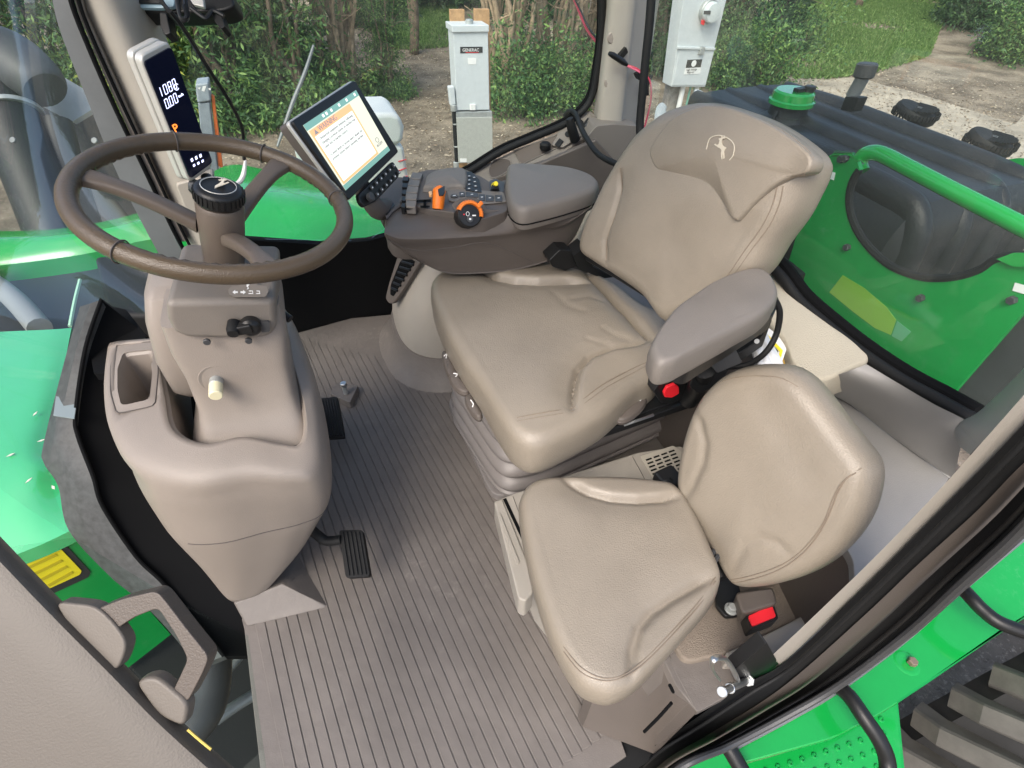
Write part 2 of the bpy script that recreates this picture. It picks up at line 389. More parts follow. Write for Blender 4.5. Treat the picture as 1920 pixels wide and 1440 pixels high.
# bits on the mat
kw = thing('kick_ramp', 'low taupe corner ramp where the console foot meets the mat', 'trim', zp(530, 1140, 0))
a, b, c_, d = zp(463, 1177, .003), zp(618, 1140, .003), zp(529, 1094, .06), zp(437, 1130, .05)
e, g = zp(562, 1114, .045), zp(560, 1040, .003)
obj('ramp', ([a, b, e, c_, d, g, zp(430, 1090, .003), zp(505, 1020, .003)], [(0, 1, 2, 3, 4), (1, 5, 2), (2, 5, 7, 3), (3, 7, 6, 4), (4, 6, 0), (0, 6, 7, 5, 1)]), MATM, kw, bev=.006, seg=3)
# black wall below right window
struct('wall', prism(Ys([(380, 440), (440, 448), (600, 459), (690, 452), (790, 425), (800, 560), (688, 612), (540, 655), (380, 700)], 1.86), (0, .03, 0)), VOID)
# far right floor-level trim below window behind console
# roof over the cab (above the camera's field of view), cut back and opened for light
rfq = thing('cab_roof', 'cab roof lining above the seats, out of the picture, with an opening added for light', 'roof', (.25, 1.05, 1.70))
RLM = mat('roof_lining', (.45, .43, .40), .9)
for x0, y0, x1, y1 in ((-.62, .40, 1.15, .80), (-.62, 1.62, 1.15, 1.95), (-.62, .80, -.25, 1.62), (.85, .80, 1.15, 1.62)):
    obj('roof_lining', box(((x0+x1)/2, (y0+y1)/2, 1.73), (x1-x0-.002, y1-y0-.002, .06)), RLM, rfq)
obj('light_opening_pane', box((.30, 1.21, 1.74), (1.09, .81, .006)), GLASS, rfq, smooth=False)  # opening added above the far mat to let in fill light
# ================================================================== steering wheel
WC = np.array([-.152, .966, .906]); WN = unit([.267, -.13, 1.])
sw = thing('steering_wheel', 'brown leather three-spoke steering wheel with black centre knob', 'steering wheel', WC-WN*.12)
u = unit(np.cross(WN, [0, 1, 0])); u = unit(np.array([1, 0, 0])-WN*WN[0]); v = np.cross(WN, u)
NR = 160; RW = .199
rimP = []; 
V = []; F = []
for i in range(NR):
    t = 2*math.pi*i/NR; d = math.cos(t)*u+math.sin(t)*v; T = -math.sin(t)*u+math.cos(t)*v
    for j in range(18):
        a = 2*math.pi*j/18; rr = .0146
        # finger bumps below/inside between stitched zones
        inner = math.cos(a)
        if inner < -.2: rr += .0012*math.cos(t*70)*(1 if (math.degrees(t) % 120) < 60 else .0)
        V.append(WC+d*(RW+rr*math.cos(a))+WN*(rr*1.05*math.sin(a)))
for i in range(NR):
    for j in range(18): F.append((i*18+j, ((i+1) % NR)*18+j, ((i+1) % NR)*18+(j+1) % 18, i*18+(j+1) % 18))
rim = obj('rim', (V, F), WHEEL, sw)
def wp(deg, r, h=0.): t = math.radians(deg); return WC+(math.cos(t)*u+math.sin(t)*v)*r+WN*h
def angof(px, py):
    q = pl(px, py, WC, WN)-WC; return math.degrees(math.atan2(q@v, q@u))
for px, py in ((215, 478), (655, 372), (322, 258), (500, 281)):
    an = angof(px, py); c = wp(an, RW); td = np.cross(WN, unit(c-WC))
    fr = (unit(c-WC), WN, td)
    obj('rim_joint', tube([c+.0162*(math.cos(s)*fr[0]+1.05*math.sin(s)*fr[1]) for s in np.linspace(0, 2*math.pi, 17)[:-1]], .0012, 6, True, 2), GROOVE, rim)
def spoke(a_deg, wdt=.028):
    d = unit(wp(a_deg, 1)-WC); td = np.cross(WN, d); rows = []
    for k in range(15):
        t = k/14; r = .036+t*(RW-.044); h = -.048*(1-t)**1.6-.004
        wd = wdt*(.5+.10*abs(t-.5)+(.35*(t-.75)*2 if t > .75 else 0)); th = .0085+.004*(1-t)
        c = WC+d*r+WN*h; row = []
        for j in range(16):
            an = 2*math.pi*j/16; cc, ss = math.cos(an), math.sin(an)
            row.append(c+td*wd*math.copysign(abs(cc)**.55, cc)+WN*th*math.copysign(abs(ss)**.55, ss))
        rows.append(row)
    return loft(rows, True, True)
for px, py in ((140, 325), (535, 300), (520, 520)):
    spk = obj('spoke', spoke(angof(px, py)), SPOKE, sw)
fr = (u, v, WN)
obj('hub', lathe([(.030, -.125), (.033, -.12), (.036, -.05), (.037, -.006), (.034, 0)], WC-WN*.004, WN, 32, fr), SPOKE, sw)
kn = obj('centre_knob', lathe([(.030, 0), (.036, .002), (.0375, .006), (.0375, .020), (.036, .024), (.031, .0275), (.028, .028), (.0265, .0265), (.0, .0265)][:-1], WC-WN*.002, WN, 40, fr), BLACK, sw)
kr = []
for k in range(30):
    t = 2*math.pi*k/30; d = math.cos(t)*u+math.sin(t)*v; kr.append(box(WC+d*.0378+WN*.0115, (.0024, .0038, .015), (d, np.cross(WN, d), WN)))
obj('knurling', join(*kr), BLACK, kn)
obj('badge_ring', tube([WC+WN*.0268+.0262*(math.cos(s)*u+math.sin(s)*v) for s in np.linspace(0, 2*math.pi, 33)[:-1]], .0008, 6, True, 2), SILVER, kn)
obj('badge', deer(WC+WN*.0262, unit(ray(480, 385)-ray(380, 420)), np.cross(WN, unit(ray(480, 385)-ray(380, 420))), .04, .0012), EMBOSS, kn, smooth=False)
# ================================================================== steering column
sc = thing('steering_column', 'beige moulded steering column housing below the wheel', 'steering column', (-.20, .95, .5))
CA = unit([.20, -.02, 1.])
def cbox(pf, yn, yd, m, name, bev, tilt=0.0):
    P = [yp(a, b, yn) for a, b in pf]
    return obj(name, prism(P, (0.02, yd, tilt)), m, sc, bev=bev, seg=5, angle=25)
up_ = cbox([(309, 566), (516, 562), (520, 616), (506, 634), (470, 638), (350, 636), (322, 624), (312, 600)], .865, .17, mat('shroud_plastic', (.185, .163, .14), .44, bump=.35, bscale=700, var=.03), 'upper_shroud', .012, .015)
lo_ = superloft([(-.205, .985, .735, .098, .105), (-.207, .985, .70, .100, .108), (-.208, .982, .68, .100, .110), (-.212, .975, .62, .092, .11), (-.218, .97, .55, .09, .115), (-.222, .965, .51, .096, .135), (-.23, .96, .47, .115, .165)], 72, 9)
lo_ = obj('lower_shroud', lo_, BEIGE, sc)
obj('side_pod', superloft([(-.315, 1.05, .50, .045, .075), (-.315, 1.05, .52, .060, .085), (-.312, 1.05, .60, .062, .09), (-.305, 1.06, .68, .055, .085), (-.30, 1.07, .725, .045, .075), (-.30, 1.07, .737, .03, .05)], 40, 4.5), BEIGE, sc)
# knob with dished ring
kc = yp(406, 712, .868)
obj('knob_dish', lathe([(.030, 0), (.028, .003), (.022, .002), (.016, -.002)], kc+np.array([0, .0, 0.004]), (0.02, -1, .1), 28), BEIGE, sc)
obj('knob_collar', cyl(kc, kc+np.array([0, -.022, .003]), .0115, 20), STEEL, sc)
obj('release_knob', cyl(kc+np.array([0, -.016, .002]), kc+np.array([0.0, -.046, .0]), .0118, 24), mat('ivory_knob', (.66, .62, .42), .4), sc)
for px, py in ((388, 639), (466, 637)):
    s_ = yp(px, py, .862); obj('screw', cyl(s_, s_+np.array([0, -.006, 0]), .006, 12), DKGREY, sc)
obj('lens', prism(roundpoly(Ys([(487, 601), (505, 600), (506, 618), (490, 620)], .862), .003), (0, -.006, 0)), DKGREY, sc)
# stalk + black switch cluster
q = yp(470, 612, .855)
cl = obj('switch_cluster', join(lathe([(.014, 0), (.017, .004), (.017, .018), (.012, .024)], q+np.array([0, .012, 0]), (0, -1, 0), 16), box(q+np.array([-.012, -.006, .004]), (.03, .02, .018))), BLACK, sc, bev=.003)
obj('stalk_end', lathe([(.006, 0), (.0105, .004), (.0115, .02), (.009, .03)], yp(441, 612, .855)+np.array([0, .01, .005]), (-.15, -1, -.25), 16), RUBBER, sc)
q = yp(530, 590, .95)
obj('rear_stalk', tube([q+np.array([-.03, .03, 0]), q, q+np.array([.012, -.012, -.006])], .008, 10, k=3), BLACK, sc)
# icon plate and icons (flat print on the top face)
ipn = np.cross(np.array([1, .05, .0]), np.array([.02, .17, .015])); ipn = unit(ipn)
ip0 = yp(400, 566, .865)+ipn*.0006
plx = [(428, 545), (434, 538), (455, 535), (458, 527), (478, 527), (482, 535), (500, 537), (504, 548), (498, 557), (440, 557), (430, 553)]
obj('icon_plate', prism(roundpoly(PLs(plx, ip0, ipn), .002, 2), ipn*.0012), mat('icon_plate', (.20, .177, .152), .5), sc, smooth=False)
def icon(pts, name='icon'):
    return obj(name, prism(PLs(pts, ip0+ipn*.0013, ipn), ipn*.0005), PRINT, sc, smooth=False)
icon([(436, 548), (441, 544), (441, 546.5), (446, 546.5), (446, 549.5), (441, 549.5), (441, 552)])
icon([(461, 548), (456, 544), (456, 546.5), (451, 546.5), (451, 549.5), (456, 549.5), (456, 552)])
icon([(467, 545), (474, 545), (475, 551), (466, 551), (466, 550), (473.5, 550), (473, 546.2), (467, 546.2)])
icon([(481, 545), (487, 545.5), (488, 551), (480, 551), (480, 550), (486.5, 550), (486, 546.5), (481, 546.2)])
icon([(463, 533), (468, 534), (465, 537), (467, 541), (463, 543), (465, 539), (462, 537)])
for py in (505, 512):
    pass
# small dial left under wheel
0 and obj('upper_deck', prism(roundpoly(Zs([(330, 478), (400, 470), (430, 500), (400, 520), (325, 516)], .80), .012), (0, 0, -.05)), BEIGE, sc, bev=.004)
# ================================================================== front console cowl
fc = thing('front_console', 'beige moulded cowl at the foot of the steering column, with storage tray', 'console', (-.28, .92, .0))
L0 = [tuple(zp(a, b, .53)) for a, b in ((297, 636), (301, 690), (310, 745), (326, 808))]+[ (-.30, .80, .525), (-.235, .80, .52), (-.175, .775, .505), (-.138, .765, .50), (-.122, .82, .51), (-.128, .95, .53), (-.155, 1.12, .56), (-.19, 1.22, .57)]
L1 = [tuple(zp(a, b, c)) for a, b, c in ((209, 645, .53), (202, 715, .53), (212, 790, .525), (252, 858, .515))]+[ (-.325, .745, .505), (-.235, .735, .50), (-.165, .715, .485), (-.128, .72, .477), (-.108, .79, .49), (-.106, .95, .515), (-.132, 1.14, .545), (-.172, 1.26, .56)]
def lvl(z, pts): return [(a, b, z+(c if len(q) > 2 else 0)) for q in pts for a, b, c in [(q[0], q[1], q[2] if len(q) > 2 else 0)]]
L2 = lvl(.46, [(-.50, 1.19, .03), (-.482, 1.03, .03), (-.456, .88, .02), (-.408, .777, .01), (-.330, .732), (-.238, .722), (-.165, .706, -.01), (-.120, .712, -.015), (-.100, .79), (-.098, .95, .02), (-.122, 1.14, .05), (-.16, 1.26, .06)])
L3 = lvl(.41, [(-.506, 1.19, .03), (-.488, 1.02, .03), (-.462, .87, .02), (-.414, .768, .01), (-.333, .725), (-.24, .716), (-.168, .704, -.01), (-.120, .716, -.015), (-.101, .79), (-.098, .95, .02), (-.122, 1.14, .04), (-.16, 1.26, .05)])
L4 = lvl(.345, [(-.505, 1.19), (-.486, 1.0), (-.462, .86), (-.415, .757), (-.337, .718), (-.248, .713), (-.178, .708), (-.132, .722), (-.112, .80), (-.108, .95), (-.13, 1.14), (-.165, 1.26)])
L5 = lvl(.30, [(-.503, 1.19), (-.482, 1.0), (-.460, .86), (-.415, .757), (-.342, .720), (-.262, .715), (-.198, .713), (-.155, .73), (-.135, .81), (-.13, .96), (-.15, 1.14), (-.18, 1.26)])
L5b = lvl(.18, [(-.50, 1.18), (-.475, 1.0), (-.452, .86), (-.414, .765), (-.362, .733), (-.305, .730), (-.250, .735), (-.218, .755), (-.206, .83), (-.20, .97), (-.22, 1.14), (-.23, 1.26)])
L6 = [(-.49, 1.14, .04), (-.47, .99, .04), (-.455, .86, .04), (-.425, .785, .04), (-.405, .758, .04), (-.375, .752, .04), (-.345, .753, .045), (-.325, .765, .05), (-.315, .83, .05), (-.315, .97, .05), (-.33, 1.14, .05), (-.33, 1.2, .05)]
rows = []
for Lr in (L0, L1, L2, L3, L4, L5, L5b, L6): rows.append(cr(Lr, 6))
# drop first rows' tray strip: the tray takes the place of the strip between L0 and L1 for spokes 0..2.4
nt_ = 15
rr = np.array(rows); R2 = []
for j in range(rr.shape[1]): R2.append(cr([rr[i, j] for i in range(rr.shape[0])], 5))
R2 = [[R2[j][i] for j in range(len(R2))] for i in range(len(R2[0]))]
TPX = [zp(a, b, .53) for a, b in [(222, 650), (292, 646), (293, 700), (287, 758), (223, 772), (213, 738), (213, 690)]]
def intray(p):
    c_ = False
    for i in range(len(TPX)):
        a, b = TPX[i-1], TPX[i]
        if (a[1] > p[1]) != (b[1] > p[1]) and p[0] < (b[0]-a[0])*(p[1]-a[1])/(b[1]-a[1])+a[0]: c_ = not c_
    return c_
n_ = len(R2[0]); Vc = [p for r in R2 for p in r]; Fc = []
for i in range(len(R2)-1):
    for j in range(n_-1):
        if i < 6 and intray((R2[i][j]+R2[i+1][j+1])/2): continue
        Fc.append((i*n_+j, i*n_+j+1, (i+1)*n_+j+1, (i+1)*n_+j))
cowl = obj('cowl', (Vc, Fc), BEIGE, fc)
so_ = cowl.modifiers.new('solid', 'SOLIDIFY'); so_.thickness = .004; so_.offset = -1
# inner lip going down in the opening
lip = [cr([np.array(p)+np.array([.0, 0, 0]) for p in L0], 6)]
lip.append([p+np.array([(-.25-p[0])*.04, (.98-p[1])*.04, -.006]) for p in lip[0]]); lip.append([p+np.array([(-.25-p[0])*.05, (.98-p[1])*.05, -.16]) for p in lip[0]])
obj('opening_lip', loft(lip), BEIGE, fc)
obj('opening_floor', prism([(-.44, 1.15, .36), (-.40, .93, .36), (-.30, .82, .36), (-.14, .79, .36), (-.12, 1.2, .36)], (0, 0, .01)), VOID, fc)
# parting seam
sm = [R2[20][j]*1. for j in range(18, n_-8)]
sm = [np.array(R2[21][j])+unit([R2[21][j][0]+.28, R2[21][j][1]-1.0, 0])*.0046 for j in range(20, n_-10)]
obj('parting_seam', tube(sm, .0011, 6, k=1, smooth=False), GROOVE, fc)
# storage tray
tro = Zs([(218, 646), (296, 641), (297, 700), (291, 762), (219, 777), (208, 738), (208, 690)], .533)
tri = Zs([(232, 662), (287, 656), (286, 705), (281, 750), (228, 762), (221, 732), (221, 692)], .535)
to_, ti_ = resample(roundpoly(tro, .012), 60), resample(roundpoly(tri, .010), 60)
# align starting points
k0 = np.argmin(np.linalg.norm(ti_-to_[0], axis=1)); ti_ = np.roll(ti_, -k0, 0)
cen = ti_.mean(0)
rows_t = [to_-UP*.012, to_-UP*.003, to_+UP*.001, ti_+UP*.002, ti_-UP*.001, cen+(ti_-cen)*np.array([.94, .94, 1])-UP*.006, cen+(ti_-cen)*np.array([.80, .80, 1])-UP*.11, cen+(ti_-cen)*.0-UP*.112]
obj('storage_tray', loft([list(r) for r in rows_t], True), BEIGE, fc)
obj('tray_gap', tube([p+UP*.0015 for p in (cen+(to_-cen)*1.0)], .0012, 6, True, 1), GROOVE, fc)
# ================================================================== pedals
def pedal(name, label, pad, zt, thick_, arm, ribs=7, m=BLACK):
    t = thing(name, label, 'pedal', zp(pad[0][0], pad[0][1], 0))
    P = [zp(a, b, z) for (a, b), z in zip(pad, zt)]
    n = unit(np.cross(P[1]-P[0], P[3]-P[0])); n = n if n[2] > 0 else -n
    pd = obj('pad', prism(roundpoly(P, .008, 3), -n*thick_), m, t, bev=.003)
    for k in range(ribs):
        f = (k+.5)/ribs*.86+.07; a = P[0]+(P[1]-P[0])*f; b = P[3]+(P[2]-P[3])*f
        a, b = a+(b-a)*.05, a+(b-a)*.95; w_ = unit(P[1]-P[0]); ln = b-a; L = np.linalg.norm(ln)
        obj('tread_rib', box((a+b)/2+n*.0015, (.0042, L, .005), (w_, ln/L, n)), m, pd, bev=.001, seg=2)
    if arm: obj('arm', tube(arm, [.011, .012, .012, .011], 10, k=6), m, t)
    return t
pedal('clutch_pedal', 'small black ribbed pedal beside the metal foot pin', [(599, 746), (633, 743), (647, 820), (613, 822)], [.11, .11, .06, .06], .018, [zp(600, 770, .09)+np.array([0, .03, -.03]), zp(585, 780, .14), zp(560, 770, .2)], 6, BLACK)
pedal('brake_pedal', 'large black ribbed brake pedal on a curved black arm', [(635, 994), (679, 993), (694, 1081), (648, 1084)], [.15, .15, .11, .11], .026, [zp(640, 1012, .14), zp(612, 1014, .135), zp(595, 1003, .15), zp(572, 982, .2), zp(545, 950, .26)], 5, RUBBER)
fp = thing('foot_pin', 'chrome foot pin standing on a small taupe bracket in the mat', 'foot switch', zp(650, 740, 0))
obj('bracket', prism(roundpoly(Zs([(628, 718), (672, 722), (656, 755), (618, 738)], .035), .005), (0, 0, -.03)), MATM, fp, bev=.004)
obj('pin', cyl(zp(649, 738, .035), zp(649, 738, .035)+UP*.035, .008, 16), STEEL, fp)
obj('pin_cap', cyl(zp(649, 738, .035)+UP*.035, zp(649, 738, .035)+UP*.05, .0105, 16), CHROME, fp)
# ================================================================== driver seat
ds = thing('driver_seat', 'large tan leather driver seat with embossed backrest on grey rubber bellows', 'driver seat', (.55, .95, .0))
cz = .47
cush = [(808, 548), (826, 520), (862, 511), (905, 508), (950, 498), (1010, 495), (1060, 508), (1108, 516), (1155, 540), (1205, 580), (1252, 606), (1262, 650), (1236, 712), (1190, 742), (1135, 790), (1070, 828), (1010, 854), (968, 842), (935, 800), (898, 735), (862, 680), (826, 612)]
def Zc(L): return Zs(L, cz)
cr1 = Zc([(884, 512), (905, 524), (930, 540), (965, 549), (1010, 552), (1060, 547), (1108, 547)])
cr2 = Zc([(1092, 512), (1112, 535), (1150, 580), (1185, 620), (1222, 662)])
cr3 = Zc([(1215, 655), (1185, 668), (1140, 678), (1100, 695), (1080, 718), (1072, 750), (1068, 800)])
Pc = Pillow(Zc(cush), (0.02, 0.02, 1), r=.034, down=.055, dome=.020, rbot=.03,
            creases=[(cr1, .012, .0075, .016, .05), (cr1, .010, .035, 0, 1), (cr2, .020, .009, .006, .04), (cr2, .012, .03, 0, 1), (cr3, .012, .007, 0.012, .05), (cr3, .009, .035, 0, 1),
                     (Zc([(1020, 560), (1060, 600), (1100, 615)]), .002, .012, 0, 1), (Zc([(1190, 660), (1150, 655), (1120, 640)]), .0025, .010, 0, 1), (Zc([(1060, 590), (1100, 580), (1140, 590)]), .002, .010, 0, 1), (Zc([(1150, 672), (1120, 668), (1090, 662)]), .002, .008, 0, 1)],
            bumps=[(zp(1000, 650, cz), .12, -.012), (zp(880, 620, cz), .07, .004), (zp(1010, 780, cz), .07, .004)])
cu_ = obj('seat_cushion', Pc.geo, LEATHER, ds)
sp = Pc.on(Zc([(968, 812), (1000, 808), (1040, 800), (1068, 790), (1096, 772), (1130, 745), (1175, 718), (1212, 700)]), .0006)
obj('seam', tube(sp, .0011, 6, k=4), SEAM, cu_)
sp = Pc.on(Zc([(968, 818), (1000, 814), (1042, 806), (1072, 796), (1100, 778), (1134, 751), (1178, 724), (1212, 706)]), .0004)
obj('seam', tube(sp, .0007, 6, k=4), SEAM, cu_)
# backrest
ay, ar = math.radians(8), math.radians(14)
BN = np.array([-math.cos(ay)*math.cos(ar), -math.sin(ay)*math.cos(ar), math.sin(ar)]); BP = zp(1180, 545, .575)+BN*.0
back = [(1100, 470), (1106, 430), (1130, 375), (1152, 330), (1190, 270), (1222, 235), (1262, 208), (1310, 194), (1350, 196), (1400, 210), (1450, 232), (1500, 265), (1530, 295), (1528, 325), (1512, 362), (1490, 405), (1455, 455), (1425, 505), (1390, 540), (1340, 575), (1295, 595), (1256, 603), (1215, 555), (1160, 515), (1125, 492)]
def B_(L): return PLs(L, BP, BN)
vL = B_([(1190, 318), (1188, 360), (1175, 410), (1160, 450), (1158, 500)])
vR = B_([(1440, 395), (1420, 440), (1380, 500), (1340, 550), (1300, 590)])
Pb = Pillow(B_(back), BN, r=.045, down=.045, dome=.014, rbot=.03, creases=[(vL, .008, .008, .0, .05), (vL, .006, .04, 0, 1), (vR, .004, .03, 0, 1)],
            bumps=[(pl(1300, 470, BP, BN), .10, -.012), (pl(1340, 400, BP, BN), .07, .006)])
bk = obj('backrest', Pb.geo, LEATHER, ds)
obj('seam', tube(Pb.on(vL, .0005), .001, 6, k=4), SEAM, bk)
for off in (0, 9):
    obj('seam', tube(Pb.on(B_([(1494-off, 352), (1484-off, 385), (1462-off, 425), (1430-off, 468), (1398-off, 512), (1372-off, 540), (1345-off, 560)]), .0006), .0010, 6, k=4), SEAM, bk)
head = [(1222, 290), (1226, 272), (1240, 250), (1262, 224), (1290, 208), (1330, 197), (1375, 204), (1425, 224), (1475, 252), (1512, 282), (1524, 300), (1520, 318), (1508, 326), (1480, 333), (1450, 352), (1420, 378), (1392, 408), (1384, 414), (1374, 405), (1356, 376), (1330, 350), (1296, 333), (1256, 322), (1232, 314)]
HP = BP+BN*.049
Ph = Pillow(PLs(head, HP, BN), BN, r=.008, down=.03, dome=.012, rbot=.01, K=44, bumps=[(pl(1490, 318, HP, BN), .03, -.006)])
hd = obj('head_panel', Ph.geo, LEATHER, ds)
obj('piping', tube([p for p in Ph.ringpath(.001, -.004)[::3]], .0018, 6, True, 1), SEAM, hd)
# embossed emblem: shield with leaping deer
sh = [(1338, 282), (1344, 262), (1360, 256), (1378, 262), (1389, 274), (1388, 292), (1381, 302)]
obj('emblem_outline', tube(Ph.on(PLs(sh, HP, BN), .0008), .0010, 6, k=5), EMBOSS, hd)
e0 = pl(1366, 277, HP, BN); ex = unit(pl(1381, 290, HP, BN)-pl(1341, 270, HP, BN)); ey = unit(np.cross(BN, ex)); ey = ey if ey[2] > 0 else -ey
eh = Ph.on([e0], .0)[0]
ob = deer(eh+BN*.0016, -ex, ey, .036, .0018); obj('emblem', ob, EMBOSS, hd, smooth=False)
# gap filler/back frame
obj('back_frame', prism([p-BN*.0 for p in B_([(1096, 488), (1110, 430), (1250, 560), (1262, 603), (1212, 560), (1152, 522)])], -BN*.06), BLACK, ds, bev=.004)
# bellows
def bellow():
    rows = []; n = 64; cx, cy = .600, 1.050
    N_ = 56
    for i in range(N_+1):
        t = i/N_; z = .035+t*.36; ph = (t*6) % 1; fold = .024*(1-abs(2*ph-1)**2.0)-.010 if t > .03 else .012
        tp = 1.0-.03*t; r = []
        for j in range(n):
            a = 2*math.pi*j/n; c, s = math.cos(a), math.sin(a); e = 7
            X = (.325*tp+fold)*math.copysign(abs(c)**(2/e), c); Y = (.20*tp+fold)*math.copysign(abs(s)**(2/e), s)
            r.append(np.array([cx, cy, z])+LG*X+LT*Y)
        rows.append(r)
    return loft(rows, True, True)
obj('bellows', bellow(), BELLOW, ds)
obj('bellows_foot', prism(roundpoly([(.275, .825, 0), (.92, .90, 0), (.90, 1.3, 0), (.255, 1.27, 0)], .05), (0, 0, .03)), BELLOW, ds, bev=.006)
obj('suspension_plate', prism(roundpoly(Zs([(1050, 838), (1300, 752), (1296, 735), (1240, 700), (1010, 560), (880, 640)], .385), .01), (0, 0, .022)), BLACK, ds, bev=.003)
obj('side_rail', prism(Zs([(1000, 855), (1302, 752), (1296, 738), (990, 838)], .40), (0, 0, -.022)), BLACK, ds, bev=.003)
obj('slide_lever', tube([zp(1170, 797, .40), zp(1190, 790, .41), zp(1225, 778, .41)], .0035, 8), CHROME, ds)
def lever(pts, z, mk):
    P = Zs(pts, z); pw = Pillow(P, (0, 0, 1), r=.008, down=.008, dome=.004, N=60, K=10, rbot=.006); o = obj('adjust_lever', pw.geo, TAUPE, ds)
    mk3 = pw.on(Zs(mk, z), .0006); obj('white_mark', tube(mk3, .0016, 6, k=2), PRINT, o)
lever([(829, 665), (838, 660), (850, 672), (856, 695), (850, 712), (838, 700)], .40, [(833, 673), (838, 670), (837, 678)])
lever([(842, 705), (852, 695), (868, 710), (880, 730), (876, 738), (862, 735), (848, 722)], .40, [(851, 706), (858, 708), (855, 713)])
lever([(872, 748), (882, 742), (896, 758), (904, 780), (896, 785), (880, 770)], .40, [(883, 757), (888, 764), (886, 769)])
lever([(1155, 780), (1168, 762), (1192, 744), (1208, 742), (1212, 754), (1200, 772), (1178, 788), (1160, 790)], .43, [(1194, 752), (1202, 752), (1198, 758)])
lever([(992, 862), (1010, 858), (1040, 848), (1052, 850), (1044, 862), (1018, 870), (1000, 870)], .40, [(1024, 856), (1030, 856), (1026, 865)])
# left armrest
LA = .77
arm = [(1217, 665), (1222, 645), (1240, 616), (1265, 584), (1297, 560), (1335, 536), (1380, 518), (1418, 512), (1440, 522), (1454, 545), (1454, 570), (1430, 596), (1380, 625), (1330, 652), (1285, 676), (1256, 690), (1230, 690)]
Pa = Pillow(Zs(arm, LA), (0, 0, 1), r=.016, down=.028, dome=.006, N=160, K=30, rbot=.008, bumps=[(zp(1400, 550, LA), .05, -.003)])
am = obj('armrest_pad', Pa.geo, GREYTRIM, ds)
obj('armrest_shell', prism(roundpoly(Zs([(1222, 668), (1290, 690), (1452, 588), (1462, 560), (1440, 530), (1270, 600)], LA-.035), .01), (0, 0, -.04)), BLACK, ds, bev=.008)
br = [yp(a, b, .60) for a, b in [(1300, 705), (1340, 690), (1420, 640), (1448, 600), (1430, 650), (1370, 690), (1350, 720), (1310, 740), (1292, 725)]]
obj('armrest_bracket', prism(br, (.02, .03, 0)), BLACK, ds, bev=.003)
obj('armrest_bracket', prism(roundpoly(Ys([(1330, 680), (1380, 655), (1392, 680), (1345, 700)], .57), .004), (0, .03, 0)), DKGREY, ds, bev=.003)
obj('bracket_bolt', cyl(yp(1419, 640, .575), yp(1419, 640, .56), .005, 12), GREYMETAL, ds)
obj('bracket_bolt', cyl(yp(1280, 684, .56), yp(1280, 684, .54), .006, 12), STEEL, ds)
obj('armrest_post', tube([yp(1320, 690, .60), yp(1305, 730, .66), zp(1290, 750, .42)], .022, 12), BLACK, ds)
bkl = obj('buckle_housing', prism(roundpoly(Ys([(1225, 735), (1240, 712), (1275, 708), (1292, 720), (1290, 745), (1262, 756), (1240, 756)], .68), .004), (0, .05, 0)), BLACK, ds, bev=.004)
obj('red_button', prism(roundpoly(Ys([(1241, 733), (1247, 722), (1262, 716), (1270, 722), (1270, 734), (1256, 742), (1243, 741)], .678), .003), (0, -.008, 0)), RED, bkl, bev=.002)
# belt tongue parts on far side of cushion
obj('belt_stalk', prism(roundpoly(Ys([(1030, 488), (1050, 468), (1072, 470), (1082, 500), (1060, 508), (1036, 500)], 1.16), .004), (0, .05, 0)), BLACK, ds, bev=.004)
obj('belt_stalk', prism(roundpoly(Ys([(1075, 480), (1098, 462), (1112, 500), (1150, 520), (1130, 522), (1085, 505)], 1.14), .004), (0, .05, 0)), RUBBER, ds, bev=.004)
for k in range(6): pass
ac = top('armrest_cable', tube([yp(1452, 560, .60), yp(1462, 585, .59), yp(1456, 625, .58), yp(1436, 660, .57), yp(1405, 682, .58), yp(1370, 688, .60), yp(1330, 690, .62)], .0058, 10), RUBBER, 'black corrugated cable looping under the left armrest of the driver seat', 'cable')
# ================================================================== passenger seat
ps = thing('passenger_seat', 'small tan leather passenger seat with folding backrest by the door', 'passenger seat', (.42, .42, .02))
pz = .40
pc = [(974, 955), (980, 928), (998, 910), (1030, 902), (1100, 900), (1170, 901), (1230, 908), (1262, 915), (1288, 945), (1310, 985), (1332, 1035), (1348, 1078), (1344, 1110), (1322, 1148), (1285, 1190), (1240, 1240), (1195, 1285), (1160, 1305), (1130, 1308), (1090, 1290), (1058, 1245), (1030, 1185), (1003, 1100), (984, 1020)]
def Zq(L): return Zs(L, pz)
q1 = Zq([(1048, 905), (1070, 922), (1100, 940), (1140, 952), (1190, 956), (1235, 952), (1275, 942)])
q2 = Zq([(1345, 1085), (1300, 1108), (1255, 1134), (1215, 1162), (1192, 1190), (1180, 1230), (1176, 1295)])
q1 = [np.array(p) for p in q1]
Pp = Pillow(Zq(pc), (0, 0, 1), r=.03, down=.035, dome=.014, rbot=.02,
            creases=[(q1, .009, .008, .008, .05), (q1, .007, .035, 0, 1), (q2, .008, .008, .006, .05), (q2, .007, .035, 0, 1)], bumps=[(zp(1140, 1060, pz), .10, -.008)])
pcu = obj('seat_cushion', Pp.geo, LEATHER, ps)
for o_ in (0, 7):
    obj('seam', tube(Pp.on(Zq([(1055, 1222+o_), (1085, 1262+o_), (1125, 1283+o_*.6), (1165, 1276+o_*.6), (1200, 1250+o_), (1250, 1200+o_), (1300, 1145+o_), (1336, 1092+o_)]), .0006), .001, 6, k=4), SEAM, pcu)
r_ = math.radians(16); a_ = math.radians(10)
QN = np.array([-math.cos(a_)*math.cos(r_), -math.sin(a_)*math.cos(r_), math.sin(r_)]); QP = yp(1440, 900, .37)
